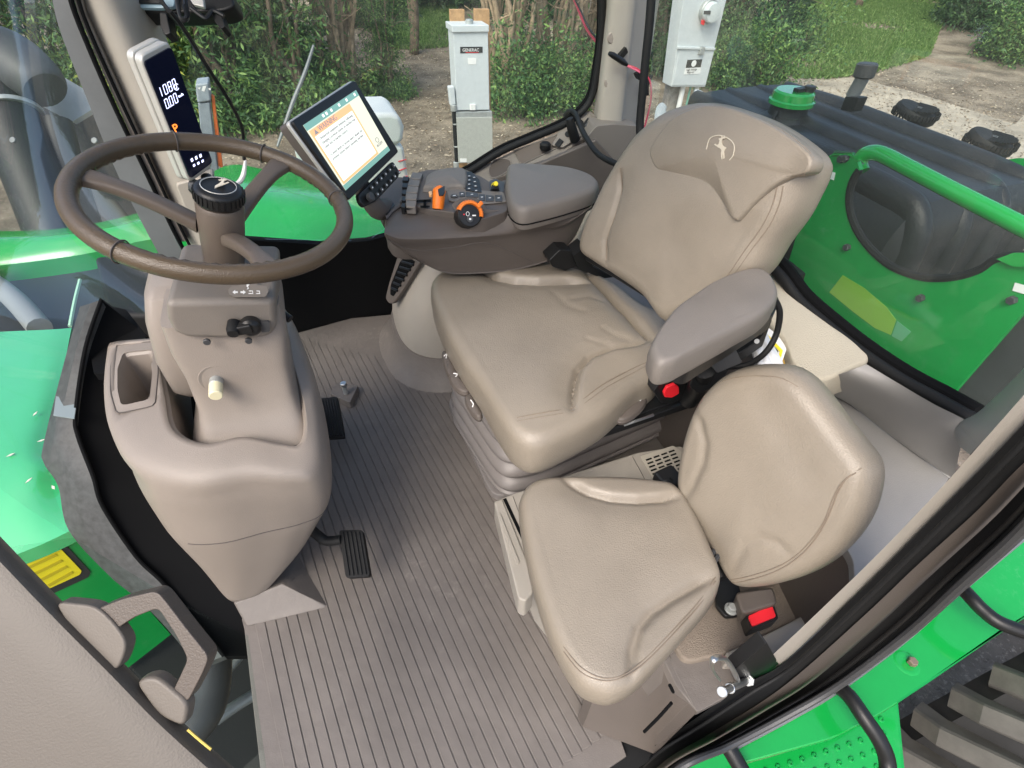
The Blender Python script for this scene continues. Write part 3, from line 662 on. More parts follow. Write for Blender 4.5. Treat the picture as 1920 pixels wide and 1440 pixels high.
pb = [(1278, 905), (1282, 860), (1293, 810), (1310, 765), (1335, 728), (1370, 700), (1415, 687), (1465, 687), (1500, 700), (1530, 728), (1570, 780), (1608, 828), (1638, 870), (1642, 910), (1628, 965), (1600, 1012), (1562, 1050), (1510, 1078), (1450, 1095), (1398, 1098), (1374, 1082), (1345, 1030), (1312, 985), (1288, 950)]
def Bq(L): return PLs(L, QP, QN)
w1 = Bq([(1310, 760), (1332, 790), (1342, 825), (1338, 860), (1318, 905), (1290, 940)])
w2 = Bq([(1385, 1070), (1420, 1010), (1450, 998), (1480, 1008), (1510, 1040)])
w3 = Bq([(1430, 700), (1470, 770), (1520, 850), (1555, 930)])
Pk = Pillow(Bq(pb), QN, r=.032, down=.03, dome=.012, rbot=.02, creases=[(w1, .004, .010, 0.002, .03), (w2, .003, .010, 0, 1), (w3, .003, .03, 0, 1)], bumps=[(pl(1420, 860, QP, QN), .09, -.006)])
pbk = obj('backrest', Pk.geo, LEATHER, ps)
for o_ in (0, 7):
    obj('seam', tube(Pk.on(Bq([(1628-o_, 872+o_), (1606-o_, 888+o_), (1590-o_, 915+o_), (1572-o_, 960+o_), (1548-o_, 1000+o_*.3), (1515-o_, 1035-o_*.2), (1470, 1062-o_), (1420, 1078-o_), (1388, 1084-o_)]), .0006), .001, 6, k=4), SEAM, pbk)
obj('seam', tube(Pk.on(Bq([(1330, 742), (1370, 712), (1420, 702), (1475, 704), (1510, 722)]), .0004), .0007, 6, k=4), SEAM, pbk)
# hinge bar
hb = tube([zp(1245, 905, .36), zp(1290, 970, .34), zp(1330, 1040, .32), zp(1352, 1085, .31)], .020, 12, k=3)
obj('hinge_bar', hb, BLACK, ps)
for px, py in ((1272, 928), (1278, 938), (1334, 1035), (1340, 1046)):
    c_ = zp(px, py, .37); obj('hinge_collar', lathe([(.024, -.004), (.027, 0), (.024, .004)], c_-UP*.012, (1, -1.6, -.3), 20), DKGREY, ps)
obj('hinge_block', box(zp(1252, 905, .35), (.05, .05, .05), AX), BLACK, ps, bev=.006)
obj('hinge_bracket', prism(roundpoly(Zs([(1335, 1060), (1378, 1080), (1394, 1150), (1378, 1160), (1358, 1162), (1340, 1140)], .24), .006), (0, 0, .012)), BLACK, ps, bev=.003)
bp_ = zp(1371, 1142, .256); obj('bolt', cyl(bp_, bp_+UP*.012, .0095, 6), STEEL, ps, bev=.001, smooth=False)
obj('washer', cyl(bp_-UP*.002, bp_+UP*.003, .013, 20), STEEL, ps)
# buckle
bh = obj('buckle_sleeve', prism(roundpoly(Zs([(1378, 1110), (1450, 1100), (1458, 1132), (1392, 1152)], .30), .01), (.01, -.0, -.05)), TAUPE, ps, bev=.012, seg=5)
bx = obj('buckle_body', prism(roundpoly(Zs([(1398, 1152), (1450, 1128), (1460, 1160), (1408, 1180)], .285), .004), (0, 0, -.035)), BLACK, ps, bev=.003)
obj('red_button', prism(roundpoly(Zs([(1401, 1157), (1446, 1136), (1454, 1158), (1410, 1176)], .2855), .004), (0, 0, .005)), RED, bx, bev=.002)
# ================================================================== seat base box with drawer and vent
sb = thing('seat_base_box', 'cream plastic storage box with drawer and slotted vent under the passenger seat', 'storage box', (.4, .5, 0))
bz = .205
obj('box_top', prism(roundpoly(Zs([(928, 938), (1040, 898), (1195, 848), (1278, 835), (1290, 850), (1295, 905), (1310, 1040), (1200, 1220), (1110, 1225), (1000, 1090)], bz), .01), (0, 0, -.012)), BEIGE2, sb, bev=.004)
obj('box_side', prism([p-UP*.012 for p in Zs([(946, 938), (1195, 856), (1278, 843), (1290, 905), (1310, 1040), (1195, 1210), (1110, 1215), (1010, 1090)], bz)], (0, 0, -.19)), BEIGE2, sb)
obj('top_gap', tube([zp(1186, 856, bz+.0005), zp(1206, 893, bz+.0005), zp(1216, 915, bz+.0005)], .0008, 6), GROOVE, sb)
obj('top_gap', tube([zp(962, 931, bz+.0005), zp(978, 975, bz+.0005), zp(990, 1010, bz+.0005)], .0008, 6), GROOVE, sb)
# drawer
dr = obj('drawer', prism(roundpoly(Zs([(926, 940), (942, 934), (992, 1060), (1000, 1110), (985, 1128), (972, 1122)], bz+.004), .006), (0, 0, -.075)), BEIGE2, sb, bev=.005)
obj('drawer_lip', prism(roundpoly(Zs([(932, 966), (938, 963), (974, 1055), (969, 1060)], bz+.0045), .003), (0, 0, .003)), BEIGE2, dr, bev=.001)
obj('drawer_gap', prism(Zs([(943, 936), (949, 934), (984, 1010), (980, 1016)], bz+.0005), (0, 0, .0005)), VOID, dr)
# vent grille: 4 columns x 8 slots
vt = obj('vent_frame', prism(roundpoly(Zs([(1200, 856), (1262, 836), (1280, 850), (1288, 905), (1228, 905)], bz+.001), .006), (0, 0, .003)), mat('vent_grey', (.40, .37, .31), .5), sb, bev=.002)
g00, g10, g01 = zp(1209, 860, bz+.0045), zp(1266, 840, bz+.0045), zp(1234, 914, bz+.0045)
for i in range(4):
    for j in range(8):
        p = g00+(g10-g00)*((i+.42)/4)+(g01-g00)*((j+.5)/8)
        obj('vent_slot', box(p, (np.linalg.norm(g10-g00)/4*.72, np.linalg.norm(g01-g00)/8*.38, .0012), (unit(g10-g00), unit(np.cross(UP, g10-g00)), UP)), VOID, vt, smooth=False)
# ================================================================== right-hand control console
rc = thing('control_console', 'taupe armrest control console with orange lever, orange dial and padded lid', 'control console', (.42, 1.35, .0))
ct = .675
# body: near face traced on a vertical plane, swept back; slopes inward low down
def bodyrow(pts, y): return cr([yp(a, b, y) for a, b in pts], 5)
topn = [(724, 408), (740, 392), (765, 384), (850, 392), (950, 398), (1000, 406), (1060, 386), (1118, 362)]
r0 = [zp(a, b, ct+.004)+np.array([0, .19, 0]) for a, b in topn]
r1 = [zp(a, b, ct+.004) for a, b in topn]
r1b = [p+np.array([0, -.008, -.007]) for p in r1]
r2 = Ys([(721, 432), (733, 436), (762, 440), (850, 440), (950, 436), (1000, 430), (1058, 420), (1110, 385)], 1.19)
r3 = Ys([(724, 446), (738, 458), (770, 466), (850, 462), (950, 450), (1005, 442), (1056, 430), (1098, 402)], 1.20)
r4 = Ys([(745, 458), (765, 476), (800, 496), (850, 510), (950, 505), (1010, 492), (1052, 474), (1080, 440)], 1.215)
r5 = [p+np.array([0, .19, -.02-.10*k_/7]) for k_, p in enumerate(r4)]
def smoothgrid(rows, ku=5, kv=4):
    R = np.array([cr(r, ku) for r in rows]); out = []
    for j in range(R.shape[1]): out.append(cr([R[i, j] for i in range(R.shape[0])], kv))
    return [[out[j][i] for j in range(len(out))] for i in range(len(out[0]))]
r4c = [p+np.array([0, .012, -.004]) for p in r4]
body = smoothgrid([r0, [ (a*.3+b*.7) for a, b in zip(r0, r1)], r1, r1b, r2, r3, r4, r4c, r5])
obj('body', loft(body), TAUPE, rc)
# nose end cap (front)
obj('nose', Pillow(Zs([(722, 430), (730, 402), (752, 380), (790, 350), (830, 345), (830, 400), (790, 440), (745, 445)], ct-.03), (0, 0, 1), r=.025, down=.05, dome=.002, N=100, K=14).geo, TAUPE, rc)
obj('panel_line', tube(Ys([(726, 448), (775, 469), (850, 464), (905, 455), (950, 468), (1000, 492)], 1.185), .0009, 6), GROOVE, rc)
# top deck in lighter grey
deck = [(748, 378), (762, 342), (776, 325), (800, 318), (868, 315), (905, 332), (925, 345), (950, 335), (952, 396), (905, 410), (880, 412), (850, 398), (800, 392)]
obj('top_deck', prism(roundpoly(Zs(deck, ct+.012), .012), (0, 0, -.05)), TAUPE, rc, bev=.006, seg=4)
obj('hand_rest', Pillow(Zs([(796, 352), (803, 332), (832, 322), (872, 322), (874, 352), (850, 354), (798, 357)], ct+.016), (0, 0, 1), r=.012, down=.01, dome=.008, N=90, K=16).geo, GREYTRIM, rc)
obj('switch_strip', prism(roundpoly(Zs([(838, 357), (872, 356), (944, 362), (950, 380), (905, 384), (842, 378)], ct+.013), .004), (0, 0, .003)), GREYTRIM, rc, bev=.0015, seg=2)
# lid
lid = [(950, 330), (953, 318), (975, 315), (1020, 317), (1065, 322), (1102, 333), (1120, 346), (1121, 358), (1108, 368), (1060, 384), (1010, 397), (982, 402), (964, 396), (953, 380), (949, 355)]
Pl = Pillow(Zs(lid, ct+.028), (0, 0, 1), r=.018, down=.03, dome=.010, N=160, K=30)
obj('lid', Pl.geo, GREYTRIM, rc)
obj('lid_gap', tube([p for p in Pl.ringpath(-.001, -.027)[::2]], .0018, 6, True, 1), VOID, rc)
# five rocker paddles
for k, (a, b, c_, d) in enumerate([((773, 322), (793, 325), (788, 336), (768, 334)), ((768, 335), (788, 338), (785, 349), (764, 347)), ((764, 348), (785, 350), (783, 361), (761, 360)), ((761, 361), (783, 363), (781, 374), (760, 373)), ((761, 375), (781, 376), (779, 388), (761, 387))]):
    P = Zs([a, b, c_, d], ct+.022)
    pd = obj('paddle', prism(roundpoly(P, .004), (0, 0, -.02)), GREYTRIM, rc, bev=.004, seg=3)
for k in range(5):
    P = Zs([(756+k*0-k*.6, 330+k*12.5), (767-k*1.5, 331+k*12.5), (765-k*1.5, 339+k*12.5), (754-k*.6, 338+k*12.5)], ct+.018); 
    obj('thumb_switch', prism(roundpoly(P, .002), (0, 0, -.02)), BLACK, rc, bev=.002, seg=2)
# keypad 2x4
kp = obj('keypad', prism(roundpoly(Zs([(874, 323), (884, 323), (898, 337), (903, 362), (873, 358)], ct+.016), .002), (0, 0, .002)), BLACK, rc, bev=.001, seg=2)
A0, A1, A3 = zp(877, 326, ct+.0185), zp(892, 330, ct+.0185), zp(875, 357, ct+.0185)
for j in range(4):
    for i in range(2):
        p = A0+(A1-A0)*(.2+.62*i)*(1+.12*j)+(A3-A0)*(j+.5)/4
        kb = obj('key', box(p, (.0095, .012, .002)), DKGREY, rc, bev=.0008, seg=2)
        obj('key_icon', box(p+UP*.0012, (.005, .003, .0004)), PRINT, kb, smooth=False)
# strip buttons
bc = zp(852, 368, ct+.017); b1 = obj('round_button', cyl(bc-UP*.004, bc+UP*.002, .0105, 24), DKGREY, rc)
obj('button_ring', tube([bc+UP*.0022+.0092*np.array([math.cos(s), math.sin(s), 0]) for s in np.linspace(0, 2*math.pi, 25)[:-1]], .0007, 6, True, 1), GREYTRIM, b1)
obj('button_icon', box(bc+UP*.0022, (.008, .004, .0005)), PRINT, b1, smooth=False)
for q4 in ([(861, 361), (871, 361), (872, 369), (862, 370)], [(873, 361), (896, 363), (897, 371), (874, 370)], [(898, 365), (909, 366), (909, 377), (899, 377)], [(911, 367), (926, 368), (926, 378), (911, 378)], [(928, 367), (941, 367), (942, 379), (929, 379)]):
    P = Zs(q4, ct+.016); bb = obj('strip_button', prism(roundpoly(P, .0015), (0, 0, .0025)), DKGREY, rc, bev=.0008, seg=2)
    m_ = sum(P)/4+UP*.0028; obj('button_icon', box(m_, (.006, .003, .0005)), PRINT, bb, smooth=False)
# key/yellow lever
obj('key_recess', prism(roundpoly(Zs([(918, 340), (928, 336), (946, 343), (944, 361), (918, 361)], ct+.014), .004), (0, 0, .0015)), DKGREY, rc)
obj('yellow_lever', tube([zp(927, 348, ct+.02), zp(930, 344, ct+.035)], [.009, .006], 10, k=3), YELLOW, rc)
obj('lever_boot', tube([zp(928, 358, ct+.014), zp(928, 348, ct+.024)], [.013, .009], 12, k=3), BLACK, rc)
# orange speed lever: rounded grip standing up
g0, g1 = zp(821, 392, ct+.01), zp(824, 352, ct+.055)
gr = tube([g0, g0*.8+g1*.2, g0*.4+g1*.6, g0*.15+g1*.85, g1, g1+UP*.004], [.0135, .0150, .0160, .0165, .012, .003], 20, k=6)
gp = obj('speed_lever', gr, ORANGE, rc)
obj('lever_window', prism(roundpoly(Zs([(821, 357), (834, 350), (834, 362), (831, 368), (823, 368)], ct+.0575), .003), (0, 0, .003)), BLACK, gp, bev=.001, seg=2)
obj('lever_switch', prism(roundpoly(Zs([(804, 364), (810, 363), (811, 370), (805, 371)], ct+.02), .003), (0, 0, .008)), mat('pale_orange', (.85, .5, .25), .4), gp, bev=.002)
# black gate slots
def slot(L): return obj('gate_slot', prism(Zs(L, ct+.0165), (0, 0, .001)), VOID, rc, smooth=False)
slot([(765, 380), (772, 376), (808, 374), (808, 378), (774, 380), (770, 388), (765, 388)])
slot([(759, 388), (778, 387), (778, 391), (759, 394)]); slot([(788, 386), (806, 386), (806, 389), (788, 390)]); slot([(794, 376), (799, 376), (799, 388), (794, 388)])
slot([(770, 376), (767, 388), (771, 388), (775, 378)])
# orange dial recessed on the slope
dc = zp(880, 403, ct+.022); dn = unit([.0, -.95, .6])
du, dv, _ = frame(dn); 
pc_ = obj('dial_pocket', prism(roundpoly(PLs([(846, 384), (862, 372), (890, 370), (905, 380), (912, 392), (945, 395), (935, 405), (915, 416), (898, 420), (876, 424), (858, 402)], dc-dn*.024, dn), .006), dn*.003), TAUPE, rc, bev=.002)
dd = obj('dial_base', lathe([(.031, -.04), (.030, .004), (.027, .007), (.004, .008)], dc, dn, 36), BLACK, rc)
arc = []
ref = unit(pl(880, 378, dc, dn)-dc); ref2 = np.cross(dn, ref)
for k in range(30):
    t = math.radians(-98+k*170/29)
    d_ = math.cos(t)*ref+math.sin(t)*ref2; rr_ = .0005*math.cos(k*math.pi)
    arc.append([dc+d_*(.024)+dn*.009, dc+d_*(.026)+dn*.014, dc+d_*(.031+rr_)+dn*.0135, dc+d_*(.0345+rr_)+dn*.008, dc+d_*(.034)-dn*.004])
obj('orange_grip', thick(arc, -dn*.002), ORANGE, dd)
pb_ = pl(898, 384, dc, dn); pdv = unit(pb_-dc); obj('dial_pointer', box(dc+pdv*.033+dn*.013, (.018, .010, .012), (pdv, np.cross(dn, pdv), dn)), ORANGE, dd, bev=.003)
hb_ = pl(881, 411, dc+dn*.009, dn); hbo = obj('dial_hub', cyl(hb_, hb_+dn*.003, .008, 20), DKGREY, dd)
obj('dial_icon', box(hb_+dn*.0035, (.004, .005, .0004), (ref, ref2, dn)), PRINT, hbo, smooth=False)
tr_ = pl(877, 401, dc+dn*.009, dn); tx = unit(pl(890, 401, dc, dn)-pl(870, 401, dc, dn)); ty = np.cross(dn, tx)
obj('hand_icon', tube([tr_+tx*(.004*math.cos(s))+ty*(.005*math.sin(s)) for s in np.linspace(0, 2*math.pi, 13)[:-1]], .0007, 5, True, 1), PRINT, dd)
tr_ = pl(889, 404, dc+dn*.009, dn); obj('hand_icon', box(tr_, (.009, .003, .0005), (tx, ty, dn)), PRINT, dd, smooth=False)
tr_ = pl(870, 402, dc+dn*.009, dn); obj('red_mark', box(tr_, (.003, .003, .0005), (tx, ty, dn)), RED, dd, smooth=False)
# lower cream pod with side vent and taupe skirt
pod = thing('heater_pod', 'cream rounded pod with black side vent under the control console', 'heater pod', (.36, 1.55, 0))
obj('pod_shell', superloft([(.36, 1.60, .10, .195, .225), (.365, 1.60, .14, .20, .225), (.37, 1.60, .24, .19, .215), (.38, 1.61, .34, .165, .20), (.39, 1.62, .42, .14, .18), (.40, 1.63, .5, .11, .15)], 56, 2.6), BEIGE2, pod)
obj('skirt', superloft([(.36, 1.585, 0.0, .27, .285), (.36, 1.59, .02, .245, .265), (.36, 1.60, .06, .218, .242), (.36, 1.60, .102, .205, .232)], 64, 2.5), MATM, pod)
vn = unit([-.9, -.35, .42])
vp0 = zp(752, 515, .36)
vfr = obj('vent_frame', prism(roundpoly(PLs([(722, 560), (728, 534), (745, 480), (757, 466), (790, 488), (758, 540), (738, 568), (730, 570)], vp0, vn), .012), -vn*.015), TAUPE, pod, bev=.004)
vi = obj('vent_opening', prism(roundpoly(PLs([(732, 552), (733, 534), (750, 492), (760, 480), (779, 490), (754, 528), (738, 556)], vp0+vn*.001, vn), .006), vn*.001), VOID, pod)
for k in range(6):
    t = (k+.5)/6; a = (732+(756-732)*t, 545+(486-545)*t); b = (742+(778-742)*t, 550+(492-550)*t)
    obj('vent_vane', tube(PLs([a, b], vp0+vn*.004, vn), .004, 8, k=2), BLACK, vi)
# ================================================================== touchscreen monitor
def quad(P, side):
    d = [ray(*p) for p in P]; A = np.stack([d[0], -d[1], d[2], -d[3]], 1); t = np.linalg.svd(A)[2][-1]; t = t/t[0]
    Q = [d[i]*t[i] for i in range(4)]; k = side/np.linalg.norm(Q[1]-Q[0]); return [CAM+q*k for q in Q]
mq = quad([(548, 227), (665, 150), (748, 284), (655, 375)], .28)
mo_ = mq[3]; mx_ = unit(mq[2]-mq[3]); mn = unit(np.cross(mx_, mq[0]-mq[3])); my_ = np.cross(mn, mx_)
MW, MH = .5*(np.linalg.norm(mq[2]-mq[3])+np.linalg.norm(mq[1]-mq[0])), .5*(np.linalg.norm(mq[0]-mq[3])+np.linalg.norm(mq[1]-mq[2]))
if mn@(CAM-mo_) < 0: mn = -mn
md = thing('touchscreen_monitor', 'tilted touchscreen monitor showing an orange warning page', 'monitor', sum(mq)/4)
obj('bezel', prism(roundpoly(mq, .008), -mn*.012), BLACK, md, bev=.002, seg=3)
mc = sum(mq)/4
bk_ = [mc+(p-mc)*1.025-mn*.011 for p in mq]; obj('rear_case', prism(roundpoly(bk_, .01), -mn*.030), TAUPE, md, bev=.004)
obj('silver_band', prism(roundpoly([mc+(p-mc)*1.03-mn*.009 for p in mq], .01), -mn*.010), SILVER, md, bev=.003)
# display area homography from the photo's corners of the lit screen
sq = PLs([(568, 235), (667, 169), (731, 282), (648, 357)], mq[3]+mn*.001, mn)
def sp_(a, b, h=0.):  # bilinear a: left->right, b: top->bottom
    return (sq[0]*(1-a)+sq[1]*a)*(1-b)+(sq[3]*(1-a)+sq[2]*a)*b+mn*h
def srect(name, a0, b0, a1, b1, m, h, par): return obj(name, prism([sp_(a0, b0, h), sp_(a1, b0, h), sp_(a1, b1, h), sp_(a0, b1, h)], mn*.0004), m, par, smooth=False)
scr = srect('screen', 0, 0, 1, 1, SCREENY, .0, md)
srect('header_bar', 0, 0, 1, .085, SCREENG, .0006, scr)
srect('warning_frame', .02, .10, .78, .92, SCREENO, .0006, scr)
srect('warning_panel', .045, .20, .75, .885, SCREENW, .0012, scr)
srect('footer_bar', 0, .925, 1, 1.0, SCREENG, .0006, scr)
wx = sp_(1, .2)-sp_(0, .2); wy = sp_(0, 0)-sp_(0, 1)
L_ = np.linalg.norm(wx)
textobj('WARNING', 'warning_text', sp_(.145, .180, .0022), wx, wy, L_*.068, SCREENT, scr)
obj('warning_triangle', prism([sp_(.06, .185, .002), sp_(.125, .185, .002), sp_(.092, .115, .002)], mn*.0004), SCREENT, scr, smooth=False)
for i, ln in enumerate(['Unexpected equipment behaviour following', 'changing a previous system on machine may', 'cause loss of machine control.', '', 'To avoid death or serious injury, disable the', 'previous system before operating machine.']):
    if ln: textobj(ln, 'warning_line', sp_(.08, .27+i*.062, .0018), wx, wy, L_*.036, SCREENT, scr)
textobj('ACCEPT', 'accept_text', sp_(.82, .84, .0014), wx, wy, L_*.035, SCREENT, scr)
obj('accept_icon', tube([sp_(.88+.03*math.cos(s), .75+.035*math.sin(s), .0014) for s in np.linspace(0, 2*math.pi, 13)[:-1]], .0008, 5, True, 1), SCREENT, scr)
for a in (.3, .36, .45, .6, .75, .92): srect('header_icon', a, .02, a+.03, .06, SCREENW, .0012, scr)
# button panel under the screen
bq = PLs([(672, 365), (737, 302), (750, 322), (748, 332), (705, 378), (684, 388), (676, 380)], mq[3]-mn*.004, mn)
bpn = obj('button_panel', prism(roundpoly(bq, .006), -mn*.012), BLACK, md, bev=.003)
e0_, e1_, e3_ = pl(697, 352, mq[3], mn), pl(738, 311, mq[3], mn), pl(706, 363, mq[3], mn)
for i in range(6):
    for j in range(2):
        p = e0_+(e1_-e0_)*(i/5.)+(e3_-e0_)*j*1.15+mn*.001
        kb = obj('panel_key', box(p, (.0095, .0085, .003), (unit(e1_-e0_), np.cross(mn, unit(e1_-e0_)), mn)), DKGREY, bpn, bev=.001, seg=2)
        obj('key_icon', box(p+mn*.0018, (.004, .003, .0004), (unit(e1_-e0_), np.cross(mn, unit(e1_-e0_)), mn)), PRINT, kb, smooth=False)
kk = pl(691, 371, mq[3], mn); obj('rotary_knob', cyl(kk, kk+mn*.012, .010, 20), DKGREY, bpn)
# monitor arm
obj('arm', tube([mc-mn*.05-my_*.0, pl(700, 385, mq[3]-mn*.04, mn), zp(722, 392, ct-.01), zp(738, 415, ct-.03)], [.02, .024, .028, .03], 12, k=5), TAUPE, md)
obj('arm_clip', prism(roundpoly(Zs([(721, 402), (737, 383), (741, 388), (726, 407)], ct+.0), .003), (0, 0, .006)), BLACK, md, bev=.002)
# ================================================================== right wall sill with tray
sl_ = thing('window_sill_trim', 'grey moulded sill with cup holder, tray and sockets below the right window', 'trim', (.8, 1.8, 0))
out_ = [(790, 385), (830, 355), (885, 322), (962, 284), (1010, 264), (1044, 250), (1062, 229), (1103, 209)]
O = Ys(out_, 1.845)
sn = unit(np.cross(O[6]-O[2], zp(985, 312, yp(960, 300, 1.845)[2])-O[3])); sn = sn if sn[2] > 0 else -sn
SP0 = O[4]
O = PLs(out_, SP0, sn)
inn = [(800, 400), (840, 375), (915, 342), (985, 312), (1044, 291), (1068, 278), (1090, 262), (1140, 240)]
I_ = PLs(inn, SP0, sn)
W1 = [np.array([p[0], p[1], p[2]-.012])+np.array([0, -.003, 0]) for p in I_]; W2 = [np.array([p[0]+.0, p[1]+.005, p[2]-.25]) for p in I_]; W3 = [np.array([p[0], p[1]+.01, 0]) for p in I_]
obj('sill_top', loft([O, [(a+b)/2 for a, b in zip(O, I_)], I_]), GREYTRIM, sl_, smooth=True)
obj('sill_face', loft([I_, W1, W2, W3]), TAUPE, sl_)
def on_sill(px, py, h=.001):
    # plane fitted through the sill surface
    return pl(px, py, SP0+sn*h, sn)
obj('tray_rim', tube([on_sill(a, b, .002) for a, b in [(963, 283), (1043, 253), (1063, 268), (977, 309)]], .0025, 8, True, 2, smooth=False), GREYTRIM, sl_)
obj('tray_recess', prism(roundpoly([on_sill(a, b, .0012) for a, b in [(965, 284), (1042, 255), (1060, 268), (978, 307)]], .006), sn*.0008), mat('recess_taupe', (.10, .082, .07), .7), sl_, smooth=False)
cpts = [(917, 325), (918, 312), (927, 301), (942, 297), (956, 301), (958, 312), (950, 322), (935, 331), (922, 333)]
obj('cup_holder', prism([on_sill(a, b, .0015) for a, b in cpts], sn*.0008), mat('cup_recess', (.06, .048, .042), .6), sl_, smooth=False)
obj('cup_rim', tube([on_sill(a, b, .002) for a, b in cpts], .0022, 8, True, 4), GREYTRIM, sl_)
sk = obj('socket_block', prism(roundpoly([on_sill(a, b, .001) for a, b in [(1034, 276), (1048, 254), (1075, 243), (1090, 258), (1056, 280)]], .004), sn*.012), GREYTRIM, sl_, bev=.003)
obj('rocker_switch', prism(roundpoly([on_sill(a, b, .0135) for a, b in [(1040, 272), (1049, 260), (1057, 266), (1048, 278)]], .002), sn*.004), BLACK, sk, bev=.001)
for px, py in ((1066, 252), (1076, 261)):
    c_ = on_sill(px, py, .012); obj('power_socket', cyl(c_, c_+sn*.004, .013, 20), BLACK, sk)
s2 = obj('switch_block', prism(roundpoly([on_sill(a, b, .001) for a, b in [(1091, 236), (1102, 222), (1116, 236), (1104, 250)]], .003), sn*.005), BLACK, sl_, bev=.002)
obj('rocker_switch', prism(roundpoly([on_sill(a, b, .007) for a, b in [(1096, 236), (1103, 228), (1111, 237), (1104, 244)]], .002), sn*.004), DKGREY, s2, bev=.001)
c_ = on_sill(1087, 231, .001); obj('round_socket', cyl(c_, c_+sn*.003, .014, 20), BLACK, sl_)
gsp = obj('speaker_patch', prism([on_sill(a, b, .001) for a, b in [(1100, 212), (1106, 208), (1125, 226), (1118, 234)]], sn*.001), GREYTRIM, sl_)
for i in range(4):
    for j in range(9):
        p = on_sill(1104+i*2+j*2., 213-i*.6+j*2.1, .0022); obj('speaker_hole', cyl(p, p+sn*.0004, .0012, 6), VOID, gsp)
top('coiled_plug', join(tube([on_sill(1078, 262, .012), on_sill(1072, 240, .06), on_sill(1068, 222, .09)], [.018, .017, .012], 12, k=4), tube([dp(1060, 216, 2.02), dp(1068, 208, 1.95), dp(1080, 215, 1.85), dp(1092, 245, 1.75), dp(1118, 285, 1.62), dp(1150, 305, 1.5), dp(1190, 318, 1.42), dp(1215, 322, 1.4)], .0085, 10)), RUBBER, 'black power plug with a thick cable running from the sill to behind the seat', 'plug')
c_ = on_sill(1022, 281, .01); top('rubber_puck', lathe([(.016, 0), (.02, .006), (.02, .02), (.014, .026)], c_, (0, 0, 1), 20), RUBBER, 'small black round cap lying at the end of the sill tray', 'cap')
# pillar foot trim
obj('pillar_foot', prism(roundpoly([yp(a, b, 1.74) for a, b in [(1096, 262), (1118, 236), (1155, 232), (1197, 236), (1202, 275), (1210, 345), (1130, 345)]], .01), (.02, .12, 0)), GREYTRIM, sl_, bev=.01)
obj('wall_panel', prism([yp(a, b, 1.70) for a, b in [(960, 330), (1118, 262), (1180, 330), (1210, 420), (960, 520)]], (0, .02, 0)), TAUPE, sl_, bev=.006)
obj('wall_panel', prism([yp(a, b, 1.66) for a, b in [(1120, 372), (1180, 340), (1190, 420), (1060, 490), (1095, 415)]], (0, .02, 0)), BEIGE2, sl_, bev=.006)
# ================================================================== pillars, seals and panes
ap = thing('cab_pillar', 'beige slanted front cab pillar carrying the narrow display', 'pillar', yp(350, 470, 1.7))
ya = 1.62
rowsA = []
for k in range(12):
    py = -45+k*55; b = .447*(py)
    xs = [146+b, 152+b, 176+b, 205+b*.97, 232+b*.93, 258+b*.86, 282+b*.78, 288+b*.76]; ys = [1.70, 1.635, 1.605, 1.60, 1.62, 1.66, 1.72, 1.78]
    rowsA.append(cr([yp(x, py, y) for x, y in zip(xs, ys)], 5))
obj('pillar_cover', loft(rowsA), BEIGE2, ap)
obj('pillar_foot', prism(roundpoly(Ys([(328, 345), (368, 335), (400, 330), (402, 352), (372, 365), (385, 390), (375, 405), (350, 400)], ya-.03), .01), (0, .06, 0)), BEIGE2, ap, bev=.01, seg=4)
obj('seal', prism(Ys([(128, -40), (148, 30), (205, 165), (270, 310), (338, 455), (352, 452), (284, 305), (220, 158), (160, 25), (146, -40)], ya-.012), (0, .03, 0)), BEIGE, ap, bev=.003)
obj('seal', tube(Ys([(126, -40), (136, 10), (165, 85), (215, 200), (270, 315), (332, 445), (375, 520)], ya-.018), .0055, 8), VOID, ap)
obj('seal', tube(Ys([(139, -40), (150, 10), (177, 80), (229, 195), (284, 310), (345, 440), (385, 510)], ya-.018), .004, 8), VOID, ap)
# windscreen: pane with blacked-out border beside the pillar
ws = thing('windscreen', 'large dusty front windscreen with dark printed border beside the pillar', 'window', yp(100, 400, 1.6))
wsP = [yp(a, b, ya+.0) for a, b in [(130, -60), (150, 40), (215, 190), (340, 460), (400, 560)]]
# front glass runs from pillar towards the door side, curving to the lower left frame
bot = [zp(395, 600, .30), zp(280, 590, .40), zp(185, 575, .50), zp(120, 690, .44), zp(90, 850, .34), zp(130, 1000, .22), zp(250, 1080, .10), zp(400, 1180, -.02)]
topw = [yp(385, 540, ya), yp(335, 440, ya), yp(130, 0, ya), (-.62, 1.0, 1.5), (-.60, .6, 1.5), (-.50, .3, 1.5)]
bb_ = np.array(cr(bot, 5)); 
# black lower frame band along the glass foot
frm = thing('door_post', 'black curved lower corner frame between windscreen and cab floor', 'frame', zp(300, 1000, 0))
def zpy(py): return float(np.interp(py, [540, 650, 770, 850, 900, 950, 1040, 1090, 1150, 1200, 1260], [.61, .54, .46, .40, .36, .31, .20, .14, .06, .0, -.03]))
inner = [(275, 628), (262, 700), (262, 780), (280, 860), (310, 930), (350, 1000), (400, 1060), (450, 1120), (480, 1190), (490, 1230)]
edgeR = [(190, 562), (160, 653), (142, 773), (146, 817), (175, 894), (193, 950), (255, 1043), (303, 1090), (357, 1152), (420, 1230)]
edgeL = [(150, 575), (124, 665), (82, 830), (82, 868), (109, 912), (128, 993), (197, 1072), (248, 1114), (310, 1175), (370, 1250)]
def zz(L, dz): return cr([zp(a, b, zpy(b)+dz) for a, b in L], 6)
obj('seal', thick([zz(inner, -.05), zz([((a+c)/2, (b+d)/2) for (a, b), (c, d) in zip(inner, edgeR)], -.03), zz(edgeR, 0)], (0, 0, -.02)), VOID, frm)
